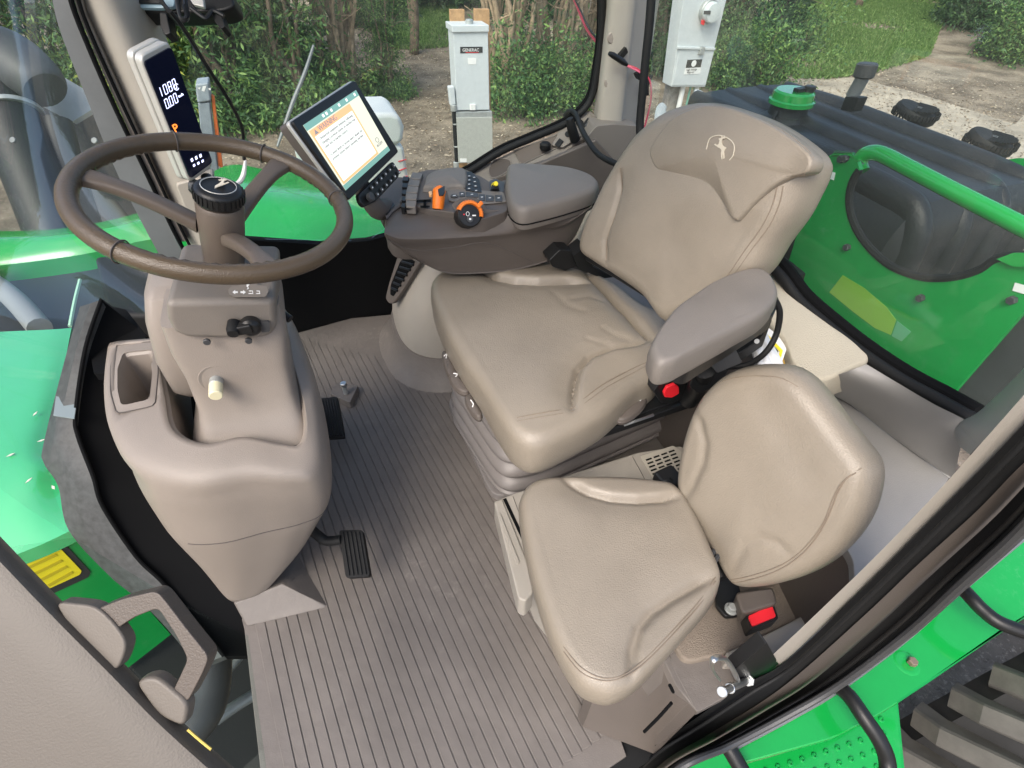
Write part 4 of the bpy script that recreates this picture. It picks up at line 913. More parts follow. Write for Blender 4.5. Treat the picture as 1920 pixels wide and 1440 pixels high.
obj('trim', thick([zz(edgeR, .004), zz([((a+c)/2, (b+d)/2) for (a, b), (c, d) in zip(edgeR, edgeL)], .008), zz(edgeL, -.01)], (0, 0, -.02)), mat('dusty_black', (.045, .048, .048), .6, var=.3, vscale=60), frm)
obj('seal_bead', tube(zz(edgeR, .006), .004, 8, k=1, smooth=False), VOID, frm)
obj('post_stub', prism(roundpoly([zp(a, b, .52) for a, b in [(187, 557), (212, 575), (236, 580), (274, 628), (272, 640), (214, 646), (200, 700), (176, 700), (164, 640)]], .004), (0, 0, -.02)), VOID, frm, bev=.003)
# glass skin of the windscreen from pillar round to door side
g1 = [yp(132, -40, ya-.0), yp(215, 190, ya), yp(330, 440, ya), yp(395, 560, ya)]
g2 = [dp(60, -60, 1.62), dp(90, 200, 1.6), dp(180, 450, 1.55), dp(290, 590, 1.5)]
g3 = [dp(-120, -60, 1.35), dp(-60, 220, 1.34), dp(40, 480, 1.34), dp(185, 590, 1.33)]
g4 = [dp(-260, 0, 1.1), dp(-200, 300, 1.1), dp(-70, 600, 1.1), dp(95, 850, 1.1)]
g5 = [dp(-260, 300, .95), dp(-200, 600, .96), dp(-60, 860, 1.0), dp(140, 1010, 1.03)]
def skin(rows, ku, kv, m, name, par, label=None):
    return obj(name, loft(smoothgrid(rows, ku, kv)), m, par)
pane = skin([g1, g2, g3, g4, g5], 6, 6, GLASSD, 'pane', ws)
brd = thick([cr(Ys([(128, -40), (148, 50), (205, 178), (268, 312), (336, 458), (380, 530)], ya+.004), 5), cr(Ys([(92, -40), (110, 50), (160, 178), (222, 330), (300, 480), (352, 560)], ya+.004), 5)], (0, .004, 0))
obj('printed_border', brd, GREYMETAL, ws)
obj('sticker', prism([zp(a, b, .47) for a, b in [(106, 744), (145, 752), (140, 786), (101, 780)]], (0, 0, .002)), mat('pale_sticker', (.20, .24, .25), .5), ws)
# right window pane + black rounded seal
rw = thing('right_window', 'right side window pane with rounded black rubber seal', 'window', yp(1000, 290, 1.86))
seal = [(1130, -60), (1128, 60), (1120, 130), (1110, 180), (1092, 208), (1060, 232), (1000, 258), (940, 284), (885, 318), (830, 348), (760, 395)]
obj('seal', tube(Ys(seal, 1.85), .0125, 10, k=6), RUBBER, rw)
obj('seal', tube(Ys([(a-5, b-6) for a, b in seal], 1.862), .009, 8, k=6), VOID, rw)
obj('pane', prism(Ys([(395, -80), (1130, -80), (1124, 130), (1092, 205), (940, 284), (735, 420), (690, 452), (440, 448), (330, 240)], 1.872), (0, .005, 0)), GLASS, rw, smooth=False)
# rear right pillar
cp = thing('cab_pillar', 'cream rear cab pillar with two round plugs beside the right window', 'pillar', yp(1150, 235, 1.78))
rowsC = []
for k in range(9):
    t = k/8; py = -60+t*310
    xs = [1140-.105*py-4, 1147-.105*py, 1172-.10*py, 1190-.11*py, 1199-.13*py, 1236-.155*py]
    ys = [1.86, 1.80, 1.775, 1.775, 1.80, 1.86]
    rowsC.append([yp(x, py, y) for x, y in zip(xs, ys)])
rowsC2 = [cr(r, 5) for r in rowsC]
obj('pillar_cover', loft(rowsC2), BEIGE2, cp)
obj('pillar_end', prism(roundpoly([rowsC[8][i] for i in (0, 1, 2, 3, 4, 5)], .004), (0, 0, -.03)), BEIGE2, cp)
for px, py in ((1147, 71), (1141, 155)):
    q = yp(px, py, 1.793); nn_ = unit([-.25, -1, .1]); obj('plug', lathe([(.016, 0), (.0165, .003), (.013, .006), (.011, .0055), (.004, .007)], q, nn_, 24), BEIGE, cp)
# clips and wires on pillar
clip = top('wire_clip', prism(roundpoly(Ys([(1162, 104), (1174, 88), (1178, 98), (1166, 112)], 1.76), .003), (0, .02, 0)), BLACK, 'small black adhesive wire clip, upper one on the cream rear pillar', 'clip')
clip2 = top('wire_clip', prism(roundpoly(Ys([(1193, 140), (1205, 132), (1207, 142), (1198, 151)], 1.77), .003), (0, .02, 0)), BLACK, 'small black adhesive wire clip, lower one at the rear edge of the pillar', 'clip')
top('fuse_holder', tube(Ys([(1142, 100), (1150, 104), (1168, 116), (1176, 122)], 1.745), [.006, .0095, .0095, .005], 10, k=5), BLACK, 'black tubular inline fuse holder on the red wire across the pillar', 'fuse holder')
top('wire', tube([dp(1072, -10, 1.9), dp(1085, 20, 1.9), dp(1100, 55, 1.87), dp(1118, 78, 1.84), dp(1142, 100, 1.80)], .0042, 7), PINK, 'twisted red and black wire hanging from above onto the pillar', 'wire')
top('wire', tube([dp(1073, -12, 1.893), dp(1089, 20, 1.893), dp(1104, 52, 1.863), dp(1124, 78, 1.83), dp(1142, 98, 1.80)], .0032, 7), BLACK, 'thin black wire running alongside the red wire above the fuse holder', 'wire')
top('wire', tube([dp(1176, 122, 1.79), dp(1196, 130, 1.78), dp(1218, 150, 1.75), dp(1220, 190, 1.7), dp(1208, 240, 1.66), dp(1196, 285, 1.6), dp(1186, 312, 1.5)], .0028, 7), PINK, 'dark red wire looping from the pillar clip down behind the driver seat', 'wire')
top('wire', tube([dp(1176, 124, 1.79), dp(1200, 136, 1.77), dp(1206, 150, 1.76), dp(1198, 220, 1.68), dp(1205, 255, 1.64), dp(1190, 300, 1.5)], .0026, 7), mat('pink_wire', (.6, .12, .2), .4), 'pink wire dropping straight down the rear edge of the pillar', 'wire')
top('hanging_switch', tube(Ys([(1222, 140), (1213, 160), (1212, 178)], 1.8), [.006, .008, .010], 8, k=3), BLACK, 'small black hanging switch on a wire at the window edge behind the pillar', 'switch')
# rear window
rwi = thing('rear_window', 'rear window pane above a thick black rubber seal', 'window', xp(1640, 640, 1.0))
XR = 1.0
sealr = [(1225, -60), (1218, 40), (1205, 170), (1202, 260), (1240, 310), (1330, 400), (1420, 478), (1462, 515), (1500, 565), (1560, 618), (1620, 665), (1690, 712), (1760, 750), (1822, 785)]
obj('seal', tube(Xs(sealr, XR-.02), .0125, 10, k=5), RUBBER, rwi)
obj('seal_lip', tube(Xs([(a+10, b-12) for a, b in sealr[5:]], XR), .016, 8, k=5), VOID, rwi)
obj('pane', prism(Xs([(1232, -80), (2100, -80), (2100, 500), (1835, 775), (1700, 705), (1560, 605), (1475, 515), (1330, 390), (1212, 262)], XR+.012), (.005, 0, 0)), GLASS, rwi, smooth=False)
# ================================================================== narrow pillar display
dq = quad([(273, 120), (322, 92), (397, 302), (357, 332)], .072)
pdn = unit(np.cross(dq[1]-dq[0], dq[3]-dq[0])); pdn = pdn if pdn@(CAM-dq[0]) > 0 else -pdn
dm = sum(dq)/4
pdp = thing('pillar_display', 'narrow upright display in a silver frame showing 1080 and 0.00', 'display', dm)
obj('frame', prism(roundpoly([dm+(p-dm)*np.array(1.0)+unit(p-dm)*.016-pdn*.004 for p in dq], .016), -pdn*.022), SILVER, pdp, bev=.005, seg=4)
obj('back_shell', prism(roundpoly([dm+unit(p-dm)*.018+(p-dm)-pdn*.028 for p in dq], .016), -pdn*.018), SILVER, pdp, bev=.004)
gl = obj('glass', prism(roundpoly([p+unit(p-dm)*.004 for p in dq], .008), -pdn*.004), SCREENB, pdp)
dxv = unit(dq[1]-dq[0]); dyv = unit(dq[0]-dq[3])
def dpt(px, py, h=.0012): return pl(px, py, dq[0]+pdn*h, pdn)
xd = dpt(330, 158)-dpt(300, 176); yd = dpt(300, 160)-dpt(308, 185)
# seven-segment digits
SEGS = {'0': 'abcdef', '1': 'bc', '8': 'abcdefg'}
def digit(ch, o, X, Y, w_, h_):
    g = []; t = w_*.17
    segs = {'a': ((0, h_), (w_, h_)), 'b': ((w_, h_/2), (w_, h_)), 'c': ((w_, 0), (w_, h_/2)), 'd': ((0, 0), (w_, 0)), 'e': ((0, 0), (0, h_/2)), 'f': ((0, h_/2), (0, h_)), 'g': ((0, h_/2), (w_, h_/2))}
    for s_ in SEGS[ch]:
        (ax_, ay_), (bx_, by_) = segs[s_]; a = o+X*ax_+Y*ay_; b = o+X*bx_+Y*by_; d = unit(b-a); L = np.linalg.norm(b-a)-t*.5
        g.append(box((a+b)/2, (L, t, .0006), (d, np.cross(pdn, d), pdn)))
    return join(*g)
X_, Y_ = unit(xd), unit(yd)
ww = np.linalg.norm(dpt(331, 162)-dpt(300, 181)); hh_ = np.linalg.norm(dpt(300, 163)-dpt(306, 182))
for i, ch in enumerate('1080'):
    obj('digit', digit(ch, dpt(303, 182)+X_*ww*(-.10 if i == 0 else (i*.27-.03)), X_, Y_, ww*.155, hh_*.9), SEG, gl, smooth=False)
obj('rpm_icon', tube([dpt(331, 163)+X_*.006*math.cos(s)+Y_*.006*math.sin(s) for s in np.linspace(.5, 5.5, 9)], .0008, 5, False, 1), SEG, gl)
for i, ch in enumerate('000'):
    obj('digit', digit(ch, dpt(313, 204)+X_*ww*(i*.27), X_, Y_, ww*.155, hh_*.9), SEG, gl, smooth=False)
obj('decimal_point', box(dpt(313, 204)+X_*ww*.225, (.002, .002, .0006), (X_, Y_, pdn)), SEG, gl, smooth=False)
0 and obj('rpm_icon_bar', box(dpt(334, 172), (.010, .0016, .0006), (X_, Y_, pdn)), SEG, gl, smooth=False)
textobj('km/h', 'unit_text', dpt(313, 204)+X_*ww*.80+Y_*.006, X_, Y_, .007, SEG, gl)
textobj('P', 'park_letter', dpt(329, 250), X_, Y_, .026, SEGO, gl)
for i in range(3):
    obj('status_icon', box(dpt(360+i*8, 300-i*4), (.006, .007, .0006), (X_, Y_, pdn)), SEG, gl, smooth=False)
    obj('status_icon', box(dpt(364+i*8, 310-i*4), (.006, .005, .0006), (X_, Y_, pdn)), SEG, gl, smooth=False)
# connectors cluster under the display
cc = yp(398, 360, 1.50)
con = thing('connector_cluster', 'cluster of black plugs and sockets at the foot of the front pillar', 'connectors', cc)
for i, (px, py, r_) in enumerate([(378, 352, .016), (392, 346, .013), (402, 358, .017), (388, 366, .014), (412, 368, .012), (400, 378, .014), (385, 380, .012), (415, 352, .010), (375, 368, .012), (420, 378, .010)]):
    p = yp(px, py, 1.48+.008*(i % 3)); d_ = unit(rng.normal(size=3)*.5+np.array([.6, -.7, .1]))
    obj('plug', lathe([(r_*.5, -.03), (r_, -.026), (r_, .0), (r_*.7, .002), (r_*.7, .012), (r_*.3, .013)], p, d_, 14), BLACK if i % 3 else DKGREY, con)
top('white_cable', tube([yp(414, 352, 1.46), yp(436, 348, 1.46), yp(450, 340, 1.48), yp(457, 325, 1.50), yp(460, 300, 1.52)], [.004, .0045, .006, .006, .003], 8), WHITE, 'short pale cable with a black plug end below the thin antenna cable', 'cable')
top('thin_cable', tube([yp(318, 20, 1.30), yp(345, 55, 1.33), yp(385, 120, 1.40), (yp(430, 190, 1.45)), yp(452, 235, 1.5), yp(457, 268, 1.52), yp(458, 300, 1.52)], .0042, 8), BLACK, 'thin black cable hanging from the bracket at the top left', 'cable')
# mirror/camera bracket at top
tb = thing('overhead_bracket', 'black overhead screen bracket with tangled cables at the top left edge', 'bracket', dp(320, 10, 1.2))
obj('cover', prism(roundpoly([dp(a, b, 1.22) for a, b in [(215, -20), (222, 8), (240, 22), (330, 24), (420, 20), (440, 10), (430, -20)]], .01), M@np.array([0, 0, .05])), BLACK, tb, bev=.006)
obj('panel', prism(roundpoly([dp(a, b, 1.205) for a, b in [(262, -15), (262, 14), (300, 15), (326, 12), (328, -15)]], .004), M@np.array([0, 0, .01])), mat('pale_blue_panel', (.25, .36, .42), .3), tb, bev=.002)
obj('panel_bar', prism([dp(a, b, 1.20) for a, b in [(258, -2), (258, 5), (300, 6), (300, -1)]], M@np.array([0, 0, .01])), BLACK, tb)
obj('clamp', prism(roundpoly([dp(a, b, 1.2) for a, b in [(298, 22), (312, 24), (320, 62), (308, 66), (300, 50)]], .004), M@np.array([0, 0, .03])), BLACK, tb, bev=.004)
obj('clamp', prism(roundpoly([dp(a, b, 1.2) for a, b in [(395, 18), (412, 20), (422, 50), (414, 54), (402, 40)]], .004), M@np.array([0, 0, .03])), BLACK, tb, bev=.004)
for L in ([(300, -5), (312, 15), (330, 32), (345, 40), (352, 28), (348, 5), (350, -10)], [(330, -10), (334, 15), (340, 34), (350, 32), (346, 10)], [(358, 15), (372, 26), (385, 34), (392, 28), (400, 20), (420, 30)], [(290, -8), (305, 6), (322, 26), (336, 40)]):
    obj('cable', tube([dp(a, b, 1.18+.004*i) for i, (a, b) in enumerate(L)], .0045, 8), BLACK, tb)
obj('silver_edge', prism([dp(a, b, 1.19) for a, b in [(350, -10), (362, 8), (382, 13), (380, -10)]], M@np.array([0, 0, .01])), SILVER, tb, bev=.002)
# ================================================================== rear trims, shelf, paper bag
fp_ = top('fabric_panel', Pillow(Zs([(1438, 500), (1470, 535), (1540, 600), (1612, 660), (1624, 684), (1590, 697), (1546, 712), (1515, 700), (1488, 680), (1470, 640), (1440, 600), (1415, 560), (1400, 500)], .60), (-.1, 0, 1), r=.01, down=.06, dome=.004, K=20, rbot=.01).geo, FABRIC, 'cream woven fabric panel below the rear window seal', 'fabric panel')
gs = thing('rear_side_trim', 'grey moulded trim with storage lid behind the passenger seat', 'trim', zp(1640, 850, .1))
rA = [(1625, 683, .64), (1690, 722, .64), (1750, 757, .64), (1800, 782, .64), (1822, 796, .65)]
rB = [(1588, 697, .62), (1660, 738, .605), (1720, 776, .595), (1775, 806, .60), (1802, 838, .60)]
rC = [(1548, 711, .565), (1622, 755, .535), (1690, 806, .520), (1748, 848, .515), (1792, 882, .510)]
rD = [(1534, 726, .515), (1598, 760, .487), (1662, 809, .480), (1725, 856, .479), (1784, 893, .479)]
rE = [(1530, 738, .474), (1576, 745, .474), (1650, 802, .4735), (1715, 848, .4735), (1780, 897, .4735)]
R5 = [[zp(*p) for p in r] for r in (rA, rB, rC, rD, rE)]
obj('shelf_trim', loft(smoothgrid(R5, 6, 6)), SHELF, gs)
LZ = .472
obj('storage_lid', prism(roundpoly([zp(1505, 736, LZ), zp(1574, 741, LZ), zp(1782, 893, LZ), zp(1700, 1010, LZ), zp(1603, 1108, LZ), np.array([.715, .22, LZ]), np.array([.80, .58, LZ])], .012), (0, 0, -.02)), SHELF, gs, bev=.004)
obj('lid_gap', tube(Zs([(1573, 741), (1640, 789), (1715, 843), (1783, 893)], LZ+.0015), .0016, 6, k=3), VOID, gs)
obj('side_panel', prism([(.715, .20, LZ-.02), (.81, .58, LZ-.02), (1.1, .62, LZ-.02), (1.1, .25, LZ-.02), (.9, .2, LZ-.02)], (0, 0, -.40)), TAUPE, gs)
obj('front_wall', prism(roundpoly([(.84, .50, .52), (.84, .95, .52), (.84, .95, .02), (.84, .50, .02)], .01), (.02, 0, 0)), TAUPE, gs)
# stuff behind the seat
top('yellow_pouch', Pillow(Zs([(1432, 590), (1452, 588), (1478, 615), (1496, 650), (1500, 680), (1490, 692), (1470, 680), (1445, 640)], .575), (-.2, 0, 1), r=.006, down=.02, dome=.004, K=12, N=80, rbot=.004).geo, mat('ochre_pouch', (.42, .27, .05), .6), 'ochre yellow pouch lying against the fabric panel', 'pouch')
mb = thing('manual', 'white manual with a yellow and black border standing behind the seat', 'manual', zp(1450, 640, .55))
obj('cover', prism(roundpoly(Zs([(1420, 610), (1433, 608), (1474, 640), (1476, 652), (1462, 690), (1440, 668), (1415, 630)], .595), .004), (0, 0, -.012)), WHITE, mb, bev=.001)
obj('border', prism(Zs([(1424, 616), (1429, 616), (1468, 657), (1463, 676), (1459, 674), (1462, 659)], .597), (0, 0, -.001)), YELLOW, mb)
obj('black_block', prism(Zs([(1421, 624), (1426, 620), (1459, 658), (1457, 672), (1452, 668)], .597), (0, 0, -.001)), VOID, mb)
top('plastic_bag', Pillow(Zs([(1406, 640), (1420, 626), (1440, 645), (1470, 680), (1468, 690), (1440, 690), (1424, 688), (1420, 670)], .60), (-.2, -.3, 1), r=.006, down=.015, dome=.006, K=16, N=80, rbot=.004, creases=[(Zs([(1415, 640), (1440, 670), (1455, 685)], .6), .004, .004, 0, 1), (Zs([(1425, 650), (1430, 680)], .6), .004, .004, 0, 1)]).geo, mat('clear_bag', (.62, .64, .66), .25), 'crumpled clear plastic bag in front of the manual', 'plastic bag')
# lower trims by the door
lt = thing('seat_platform', 'taupe moulded platform with woven fabric inlay beside the passenger seat', 'platform', zp(1350, 1200, 0))
obj('fabric_inlay', prism(roundpoly(Zs([(1250, 1180), (1340, 1060), (1500, 1060), (1556, 1095), (1566, 1128), (1530, 1142), (1365, 1225), (1296, 1241), (1278, 1235)], .215), .012), (0, 0, -.05)), FABRIC2, lt, bev=.006)
obj('cream_rim', thick([cr(Zs([(1362, 1222), (1400, 1206), (1470, 1172), (1530, 1140), (1548, 1134), (1570, 1110), (1600, 1060)], .235), 4), cr(Zs([(1365, 1240), (1410, 1240), (1462, 1246), (1500, 1220), (1560, 1160), (1590, 1130), (1640, 1080)], .24), 4)], (0, 0, -.05)), BEIGE2, lt, bev=.004)
obj('taupe_step', prism(roundpoly(Zs([(1562, 1030), (1610, 1090), (1600, 1130), (1575, 1110), (1530, 1070)], .30), .01), (0, 0, -.08)), TAUPE, lt, bev=.004)
obj('base_top', prism(roundpoly(Zs([(1250, 1200), (1297, 1238), (1366, 1226), (1400, 1240), (1450, 1260), (1307, 1336), (1262, 1252)], .20), .006), (0, 0, -.02)), MATM, lt, bev=.006)
obj('base_side', prism([zp(1190, 1260, .20), zp(1255, 1225, .199), zp(1306, 1334, .199), zp(1306, 1334, .199)-UP*.19, zp(1190, 1260, .2)-UP*.19], LG*-.004+LT*.05), MATM, lt, bev=.003)
obj('base_front', prism([zp(1110, 1318, .17), zp(1250, 1228, .197), zp(1307, 1337, .197), zp(1307, 1337, .197)-UP*.19-LG*.05, zp(1110, 1318, .17)-UP*.16], LT*.02), TAUPE, lt, bev=.003)
obj('slot', tube([yp(1208, 1372, .165), yp(1235, 1345, .168), yp(1259, 1318, .172)], .003, 8), VOID, lt)
obj('slot', tube([yp(1256, 1285, .19), yp(1262, 1297, .188)], .003, 8), VOID, lt)
# ================================================================== door frame, rear side
df = thing('door_frame', 'curved rear door frame with black rubber seals at lower right', 'door frame', zp(1300, 1380, 0))
def band(L1, L2, y1, y2, m, name, bev=0):
    return obj(name, thick([cr(Ys(L1, y1), 8), cr([(a+b)/2 for a, b in zip(Ys(L1, y1), Ys(L2, y2))], 8), cr(Ys(L2, y2), 8)], (0.0, .0, -.006)), m, df)
e0 = [(1438, 1217), (1490, 1168), (1550, 1110), (1640, 1022), (1750, 905), (1830, 812), (1960, 660)]
e1 = [(1466, 1246), (1518, 1198), (1580, 1140), (1672, 1050), (1785, 935), (1868, 850), (1990, 720)]
e1b = [(1150, 1475), (1215, 1408), (1300, 1350), (1385, 1290), (1466, 1246), (1580, 1140), (1672, 1050), (1785, 935), (1868, 850), (1990, 720)]
e2 = [(1180, 1500), (1240, 1432), (1330, 1376), (1425, 1318), (1500, 1262), (1625, 1150), (1722, 1058), (1835, 955), (1920, 868), (2030, 770)]
e3 = [(1185, 1510), (1250, 1440), (1345, 1386), (1440, 1330), (1522, 1278), (1650, 1170), (1745, 1080), (1860, 975), (1945, 888), (2050, 790)]
e4 = [(1190, 1530), (1265, 1448), (1370, 1398), (1480, 1340), (1575, 1284), (1700, 1190), (1800, 1100), (1900, 1010), (1980, 930), (2080, 850)]
e0 = [(a*.62+c*.38, b*.62+d*.38) for (a, b), (c, d) in zip(e0, e1)]
band(e0, e1, .168, .160, BEIGE2, 'cream_edge')
band(e1b, e2, .158, .135, RUBBER, 'inner_seal')
band(e2, e3, .134, .128, TAUPE, 'brown_strip')
band(e3, e4, .126, .095, RUBBER, 'outer_seal')
obj('seal_bead', tube(Ys([(a*.55+c*.45, b*.55+d*.45) for (a, b), (c, d) in zip(e1b, e2)], .144), .0035, 10), RUBBER, df)
obj('seal_bead', tube(Ys([(a*.5+c*.5, b*.5+d*.5) for (a, b), (c, d) in zip(e3, e4)], .109), .0035, 10), BLACK, df)
obj('frame_edge', tube(Ys(e4, .094), .006, 8), DKGREY, df)
obj('corner_cover', thick([cr([yp(a, b, .30) for a, b in [(1796, 812), (1800, 792), (1840, 768), (1920, 690), (2000, 600)]], 5), cr([yp(a, b, .24) for a, b in [(1806, 828), (1822, 806), (1870, 772), (1950, 700), (2030, 615)]], 5), cr([yp(a, b, .18) for a, b in [(1828, 842), (1850, 820), (1900, 775), (1980, 700), (2060, 620)]], 5)], (0, 0, -.01)), BEIGE2, df)
# striker latch
lc = thing('door_latch', 'bright metal hook and striker on a black plate at the door frame', 'latch', yp(1410, 1270, .19))
obj('plate', prism(roundpoly(Ys([(1378, 1255), (1438, 1205), (1462, 1248), (1455, 1290), (1400, 1322), (1385, 1290)], .164), .004), (0, .02, 0)), BLACK, lc, bev=.002)
hk = [yp(a, b, .150+.002*i) for i, (a, b) in enumerate([(1349, 1274), (1336, 1256), (1335, 1240), (1345, 1233), (1360, 1236), (1374, 1255), (1384, 1276), (1394, 1284)])]
obj('hook', tube(hk, [.0035, .004, .0045, .005, .0055, .006, .006, .006], 10, flat=.6), CHROME, lc)
obj('striker_pin', tube([yp(1354, 1297, .148), yp(1388, 1282, .155), yp(1400, 1276, .160)], .0062, 14, k=3), CHROME, lc)
for t_ in (0., .3, 1.0): 
    p = yp(1354, 1297, .148)*(1-t_)+yp(1400, 1276, .160)*t_; d_ = unit(yp(1400, 1276, .160)-yp(1354, 1297, .148))
    obj('collar', cyl(p-d_*.002, p+d_*.003, .0088, 20), CHROME, lc)
obj('nut', cyl(yp(1404, 1276, .165), yp(1404, 1276, .158), .010, 6), STEEL, lc)
# open door at the lower left, close to the lens
od = thing('open_door', 'beige inner trim of the open cab door with a brown pull handle', 'door', dp(150, 1300, .4))
tr = [(-120, 890), (-10, 1002), (70, 1086), (150, 1168), (230, 1248), (310, 1330), (400, 1412), (500, 1500)]
obj('inner_trim', thick([cr([dp(a+o, b-o, d) for a, b in tr], 5) for o, d in ((0, .540), (-2, .525), (-8, .513), (-20, .505), (-45, .499), (-90, .494), (-180, .488), (-330, .482))], M@np.array([0, 0, .003])), DOORTRIM, od)
hnd = [dp(a, b, .52) for a, b in [(190, 1150), (240, 1122), (292, 1112), (308, 1130), (345, 1180), (388, 1236), (372, 1270), (345, 1312), (330, 1350)]]
ho = [(178, 1143), (232, 1122), (292, 1108), (306, 1122), (350, 1180), (392, 1232), (380, 1262), (352, 1316), (330, 1322), (322, 1300), (352, 1236), (330, 1192), (296, 1140), (250, 1158), (212, 1184)]
obj('pull_handle', prism(roundpoly([dp(a, b, .515) for a, b in ho], .006, 3), M@np.array([0, 0, .018])), mat('handle_plastic', (.085, .068, .055), .45, bump=.3, bscale=500), od, bev=.006, seg=4)
0 and obj('handle_inner', tube([dp(a, b, .535) for a, b in [(215, 1162), (262, 1140), (296, 1132), (330, 1180), (368, 1238), (345, 1290)]], .006, 10, k=5), TAUPE, od)
MZ = M@np.array([0, 0, 1.])
obj('handle_mount', prism(roundpoly([dp(a, b, .512) for a, b in [(100, 1128), (178, 1136), (209, 1164), (238, 1204), (230, 1236), (216, 1262), (150, 1210)]], .01), MZ*.016), mat('mount_plastic', (.13, .112, .092), .5, bump=.2, bscale=500) if 'mount_plastic' not in bpy.data.materials else bpy.data.materials['mount_plastic'], od, bev=.007, seg=4)
obj('handle_mount', prism(roundpoly([dp(a, b, .512) for a, b in [(250, 1278), (290, 1266), (352, 1318), (350, 1340), (344, 1366), (296, 1344)]], .01), MZ*.016), mat('mount_plastic', (.13, .112, .092), .5, bump=.2, bscale=500) if 'mount_plastic' not in bpy.data.materials else bpy.data.materials['mount_plastic'], od, bev=.007, seg=4)
obj('edge_strip', tube([dp(a, b, .51) for a, b in [(352, 1368), (375, 1388), (396, 1405)]], .0012, 6), mat('yellow_line', (.6, .45, .1), .5), od)
obj('door_glass', prism([dp(a, b, .60) for a, b in [(0, 1030), (130, 1010), (330, 1130), (462, 1195), (500, 1470), (440, 1460), (230, 1240)]], M@np.array([0, 0, .004])), GLASSC, od, smooth=False)
# ================================================================== outside: ground
GZ = -1.9
def groundmat():
    m = bpy.data.materials.new('leaf_strewn_earth'); m.use_nodes = True; t = m.node_tree; b = t.nodes['Principled BSDF']; b.inputs['Roughness'].default_value = .95
    tc = t.nodes.new('ShaderNodeTexCoord')
    def noise(s, d=6, r=.6):
        n = t.nodes.new('ShaderNodeTexNoise'); n.inputs['Scale'].default_value = s; n.inputs['Detail'].default_value = d; n.inputs['Roughness'].default_value = r
        t.links.new(tc.outputs['Object'], n.inputs['Vector']); return n
    def mix(a, b_, f):
        x = t.nodes.new('ShaderNodeMix'); x.data_type = 'RGBA'
        for k, v_ in (('A', a), ('B', b_)):
            if isinstance(v_, tuple): x.inputs[k].default_value = (*v_, 1)
            else: t.links.new(v_, x.inputs[k])
        t.links.new(f, x.inputs['Factor']); return x.outputs['Result']
    def ramp(o, a, b_):
        r = t.nodes.new('ShaderNodeMapRange'); r.inputs[1].default_value = a; r.inputs[2].default_value = b_; t.links.new(o, r.inputs[0]); return r.outputs[0]
    c = mix((.14, .11, .08), (.33, .27, .20), ramp(noise(1.3).outputs[0], .4, .62))
    c = mix(c, (.55, .46, .35), ramp(noise(28, 4, .8).outputs[0], .55, .75))
    c = mix(c, (.05, .04, .028), ramp(noise(17, 5, .8).outputs[0], .56, .74))
    t.links.new(c, b.inputs['Base Color'])
    bp = t.nodes.new('ShaderNodeBump'); bp.inputs['Strength'].default_value = .8; bp.inputs['Distance'].default_value = .05
    t.links.new(noise(22, 6, .75).outputs[0], bp.inputs['Height']); t.links.new(bp.outputs[0], b.inputs['Normal']); return m
GROUND = groundmat()
gv = []; gn = 60
for i in range(gn+1):
    for j in range(gn+1):
        x_ = -90+180*i/gn; y_ = -60+180*j/gn; d_ = max(0, math.hypot(x_, y_-2)-14)
        gv.append((x_, y_, GZ+.004*d_**1.35+(.05*math.sin(x_*.7)*math.cos(y_*.9) if d_ > 0 else 0)))
struct('ground', (gv, [(i*(gn+1)+j, (i+1)*(gn+1)+j, (i+1)*(gn+1)+j+1, i*(gn+1)+j+1) for i in range(gn) for j in range(gn)]), GROUND)
DRV = mat('pale_gravel', (.38, .33, .26), .95, var=.3, vscale=1.2, bump2=.8, b2scale=25, dirt=(.50, .45, .37))
struct('driveway', prism([p+np.array([0, 0, .006]) for p in Zs([(1250, 260), (1420, 168), (1490, 142), (1600, 146), (1720, 118), (1770, 90), (1800, 60), (1815, 95), (1880, 140), (1990, 150), (2400, 220), (2600, 700), (2000, 900), (1500, 700)], GZ)], (0, 0, -.004)), DRV)
def gz(x_, y_): d_ = max(0, math.hypot(x_, y_-2)-14); return GZ+.004*d_**1.35
def cards(P, D, Nn, L, W):
    """quads: centres P, long dirs D, side dirs Nn"""
    n = len(P); D = D/np.linalg.norm(D, axis=1)[:, None]; S_ = np.cross(D, Nn); S_ /= np.linalg.norm(S_, axis=1)[:, None]+1e-9
    L = np.broadcast_to(L, n)[:, None]; W = np.broadcast_to(W, n)[:, None]
    V = np.stack([P-D*L*.5, P+S_*W*.5, P+D*L*.5, P-S_*W*.5], 1).reshape(-1, 3)
    return V, np.arange(n*4).reshape(-1, 4)
def fastmesh(name, V, F, m):
    me = bpy.data.meshes.new(name); n = len(F); me.vertices.add(len(V)); me.vertices.foreach_set('co', np.asarray(V, np.float32).ravel())
    me.loops.add(n*4); me.loops.foreach_set('vertex_index', np.asarray(F, np.int32).ravel()); me.polygons.add(n)
    me.polygons.foreach_set('loop_start', np.arange(n, dtype=np.int32)*4)
    me.update(calc_edges=True); me.materials.append(m); return me
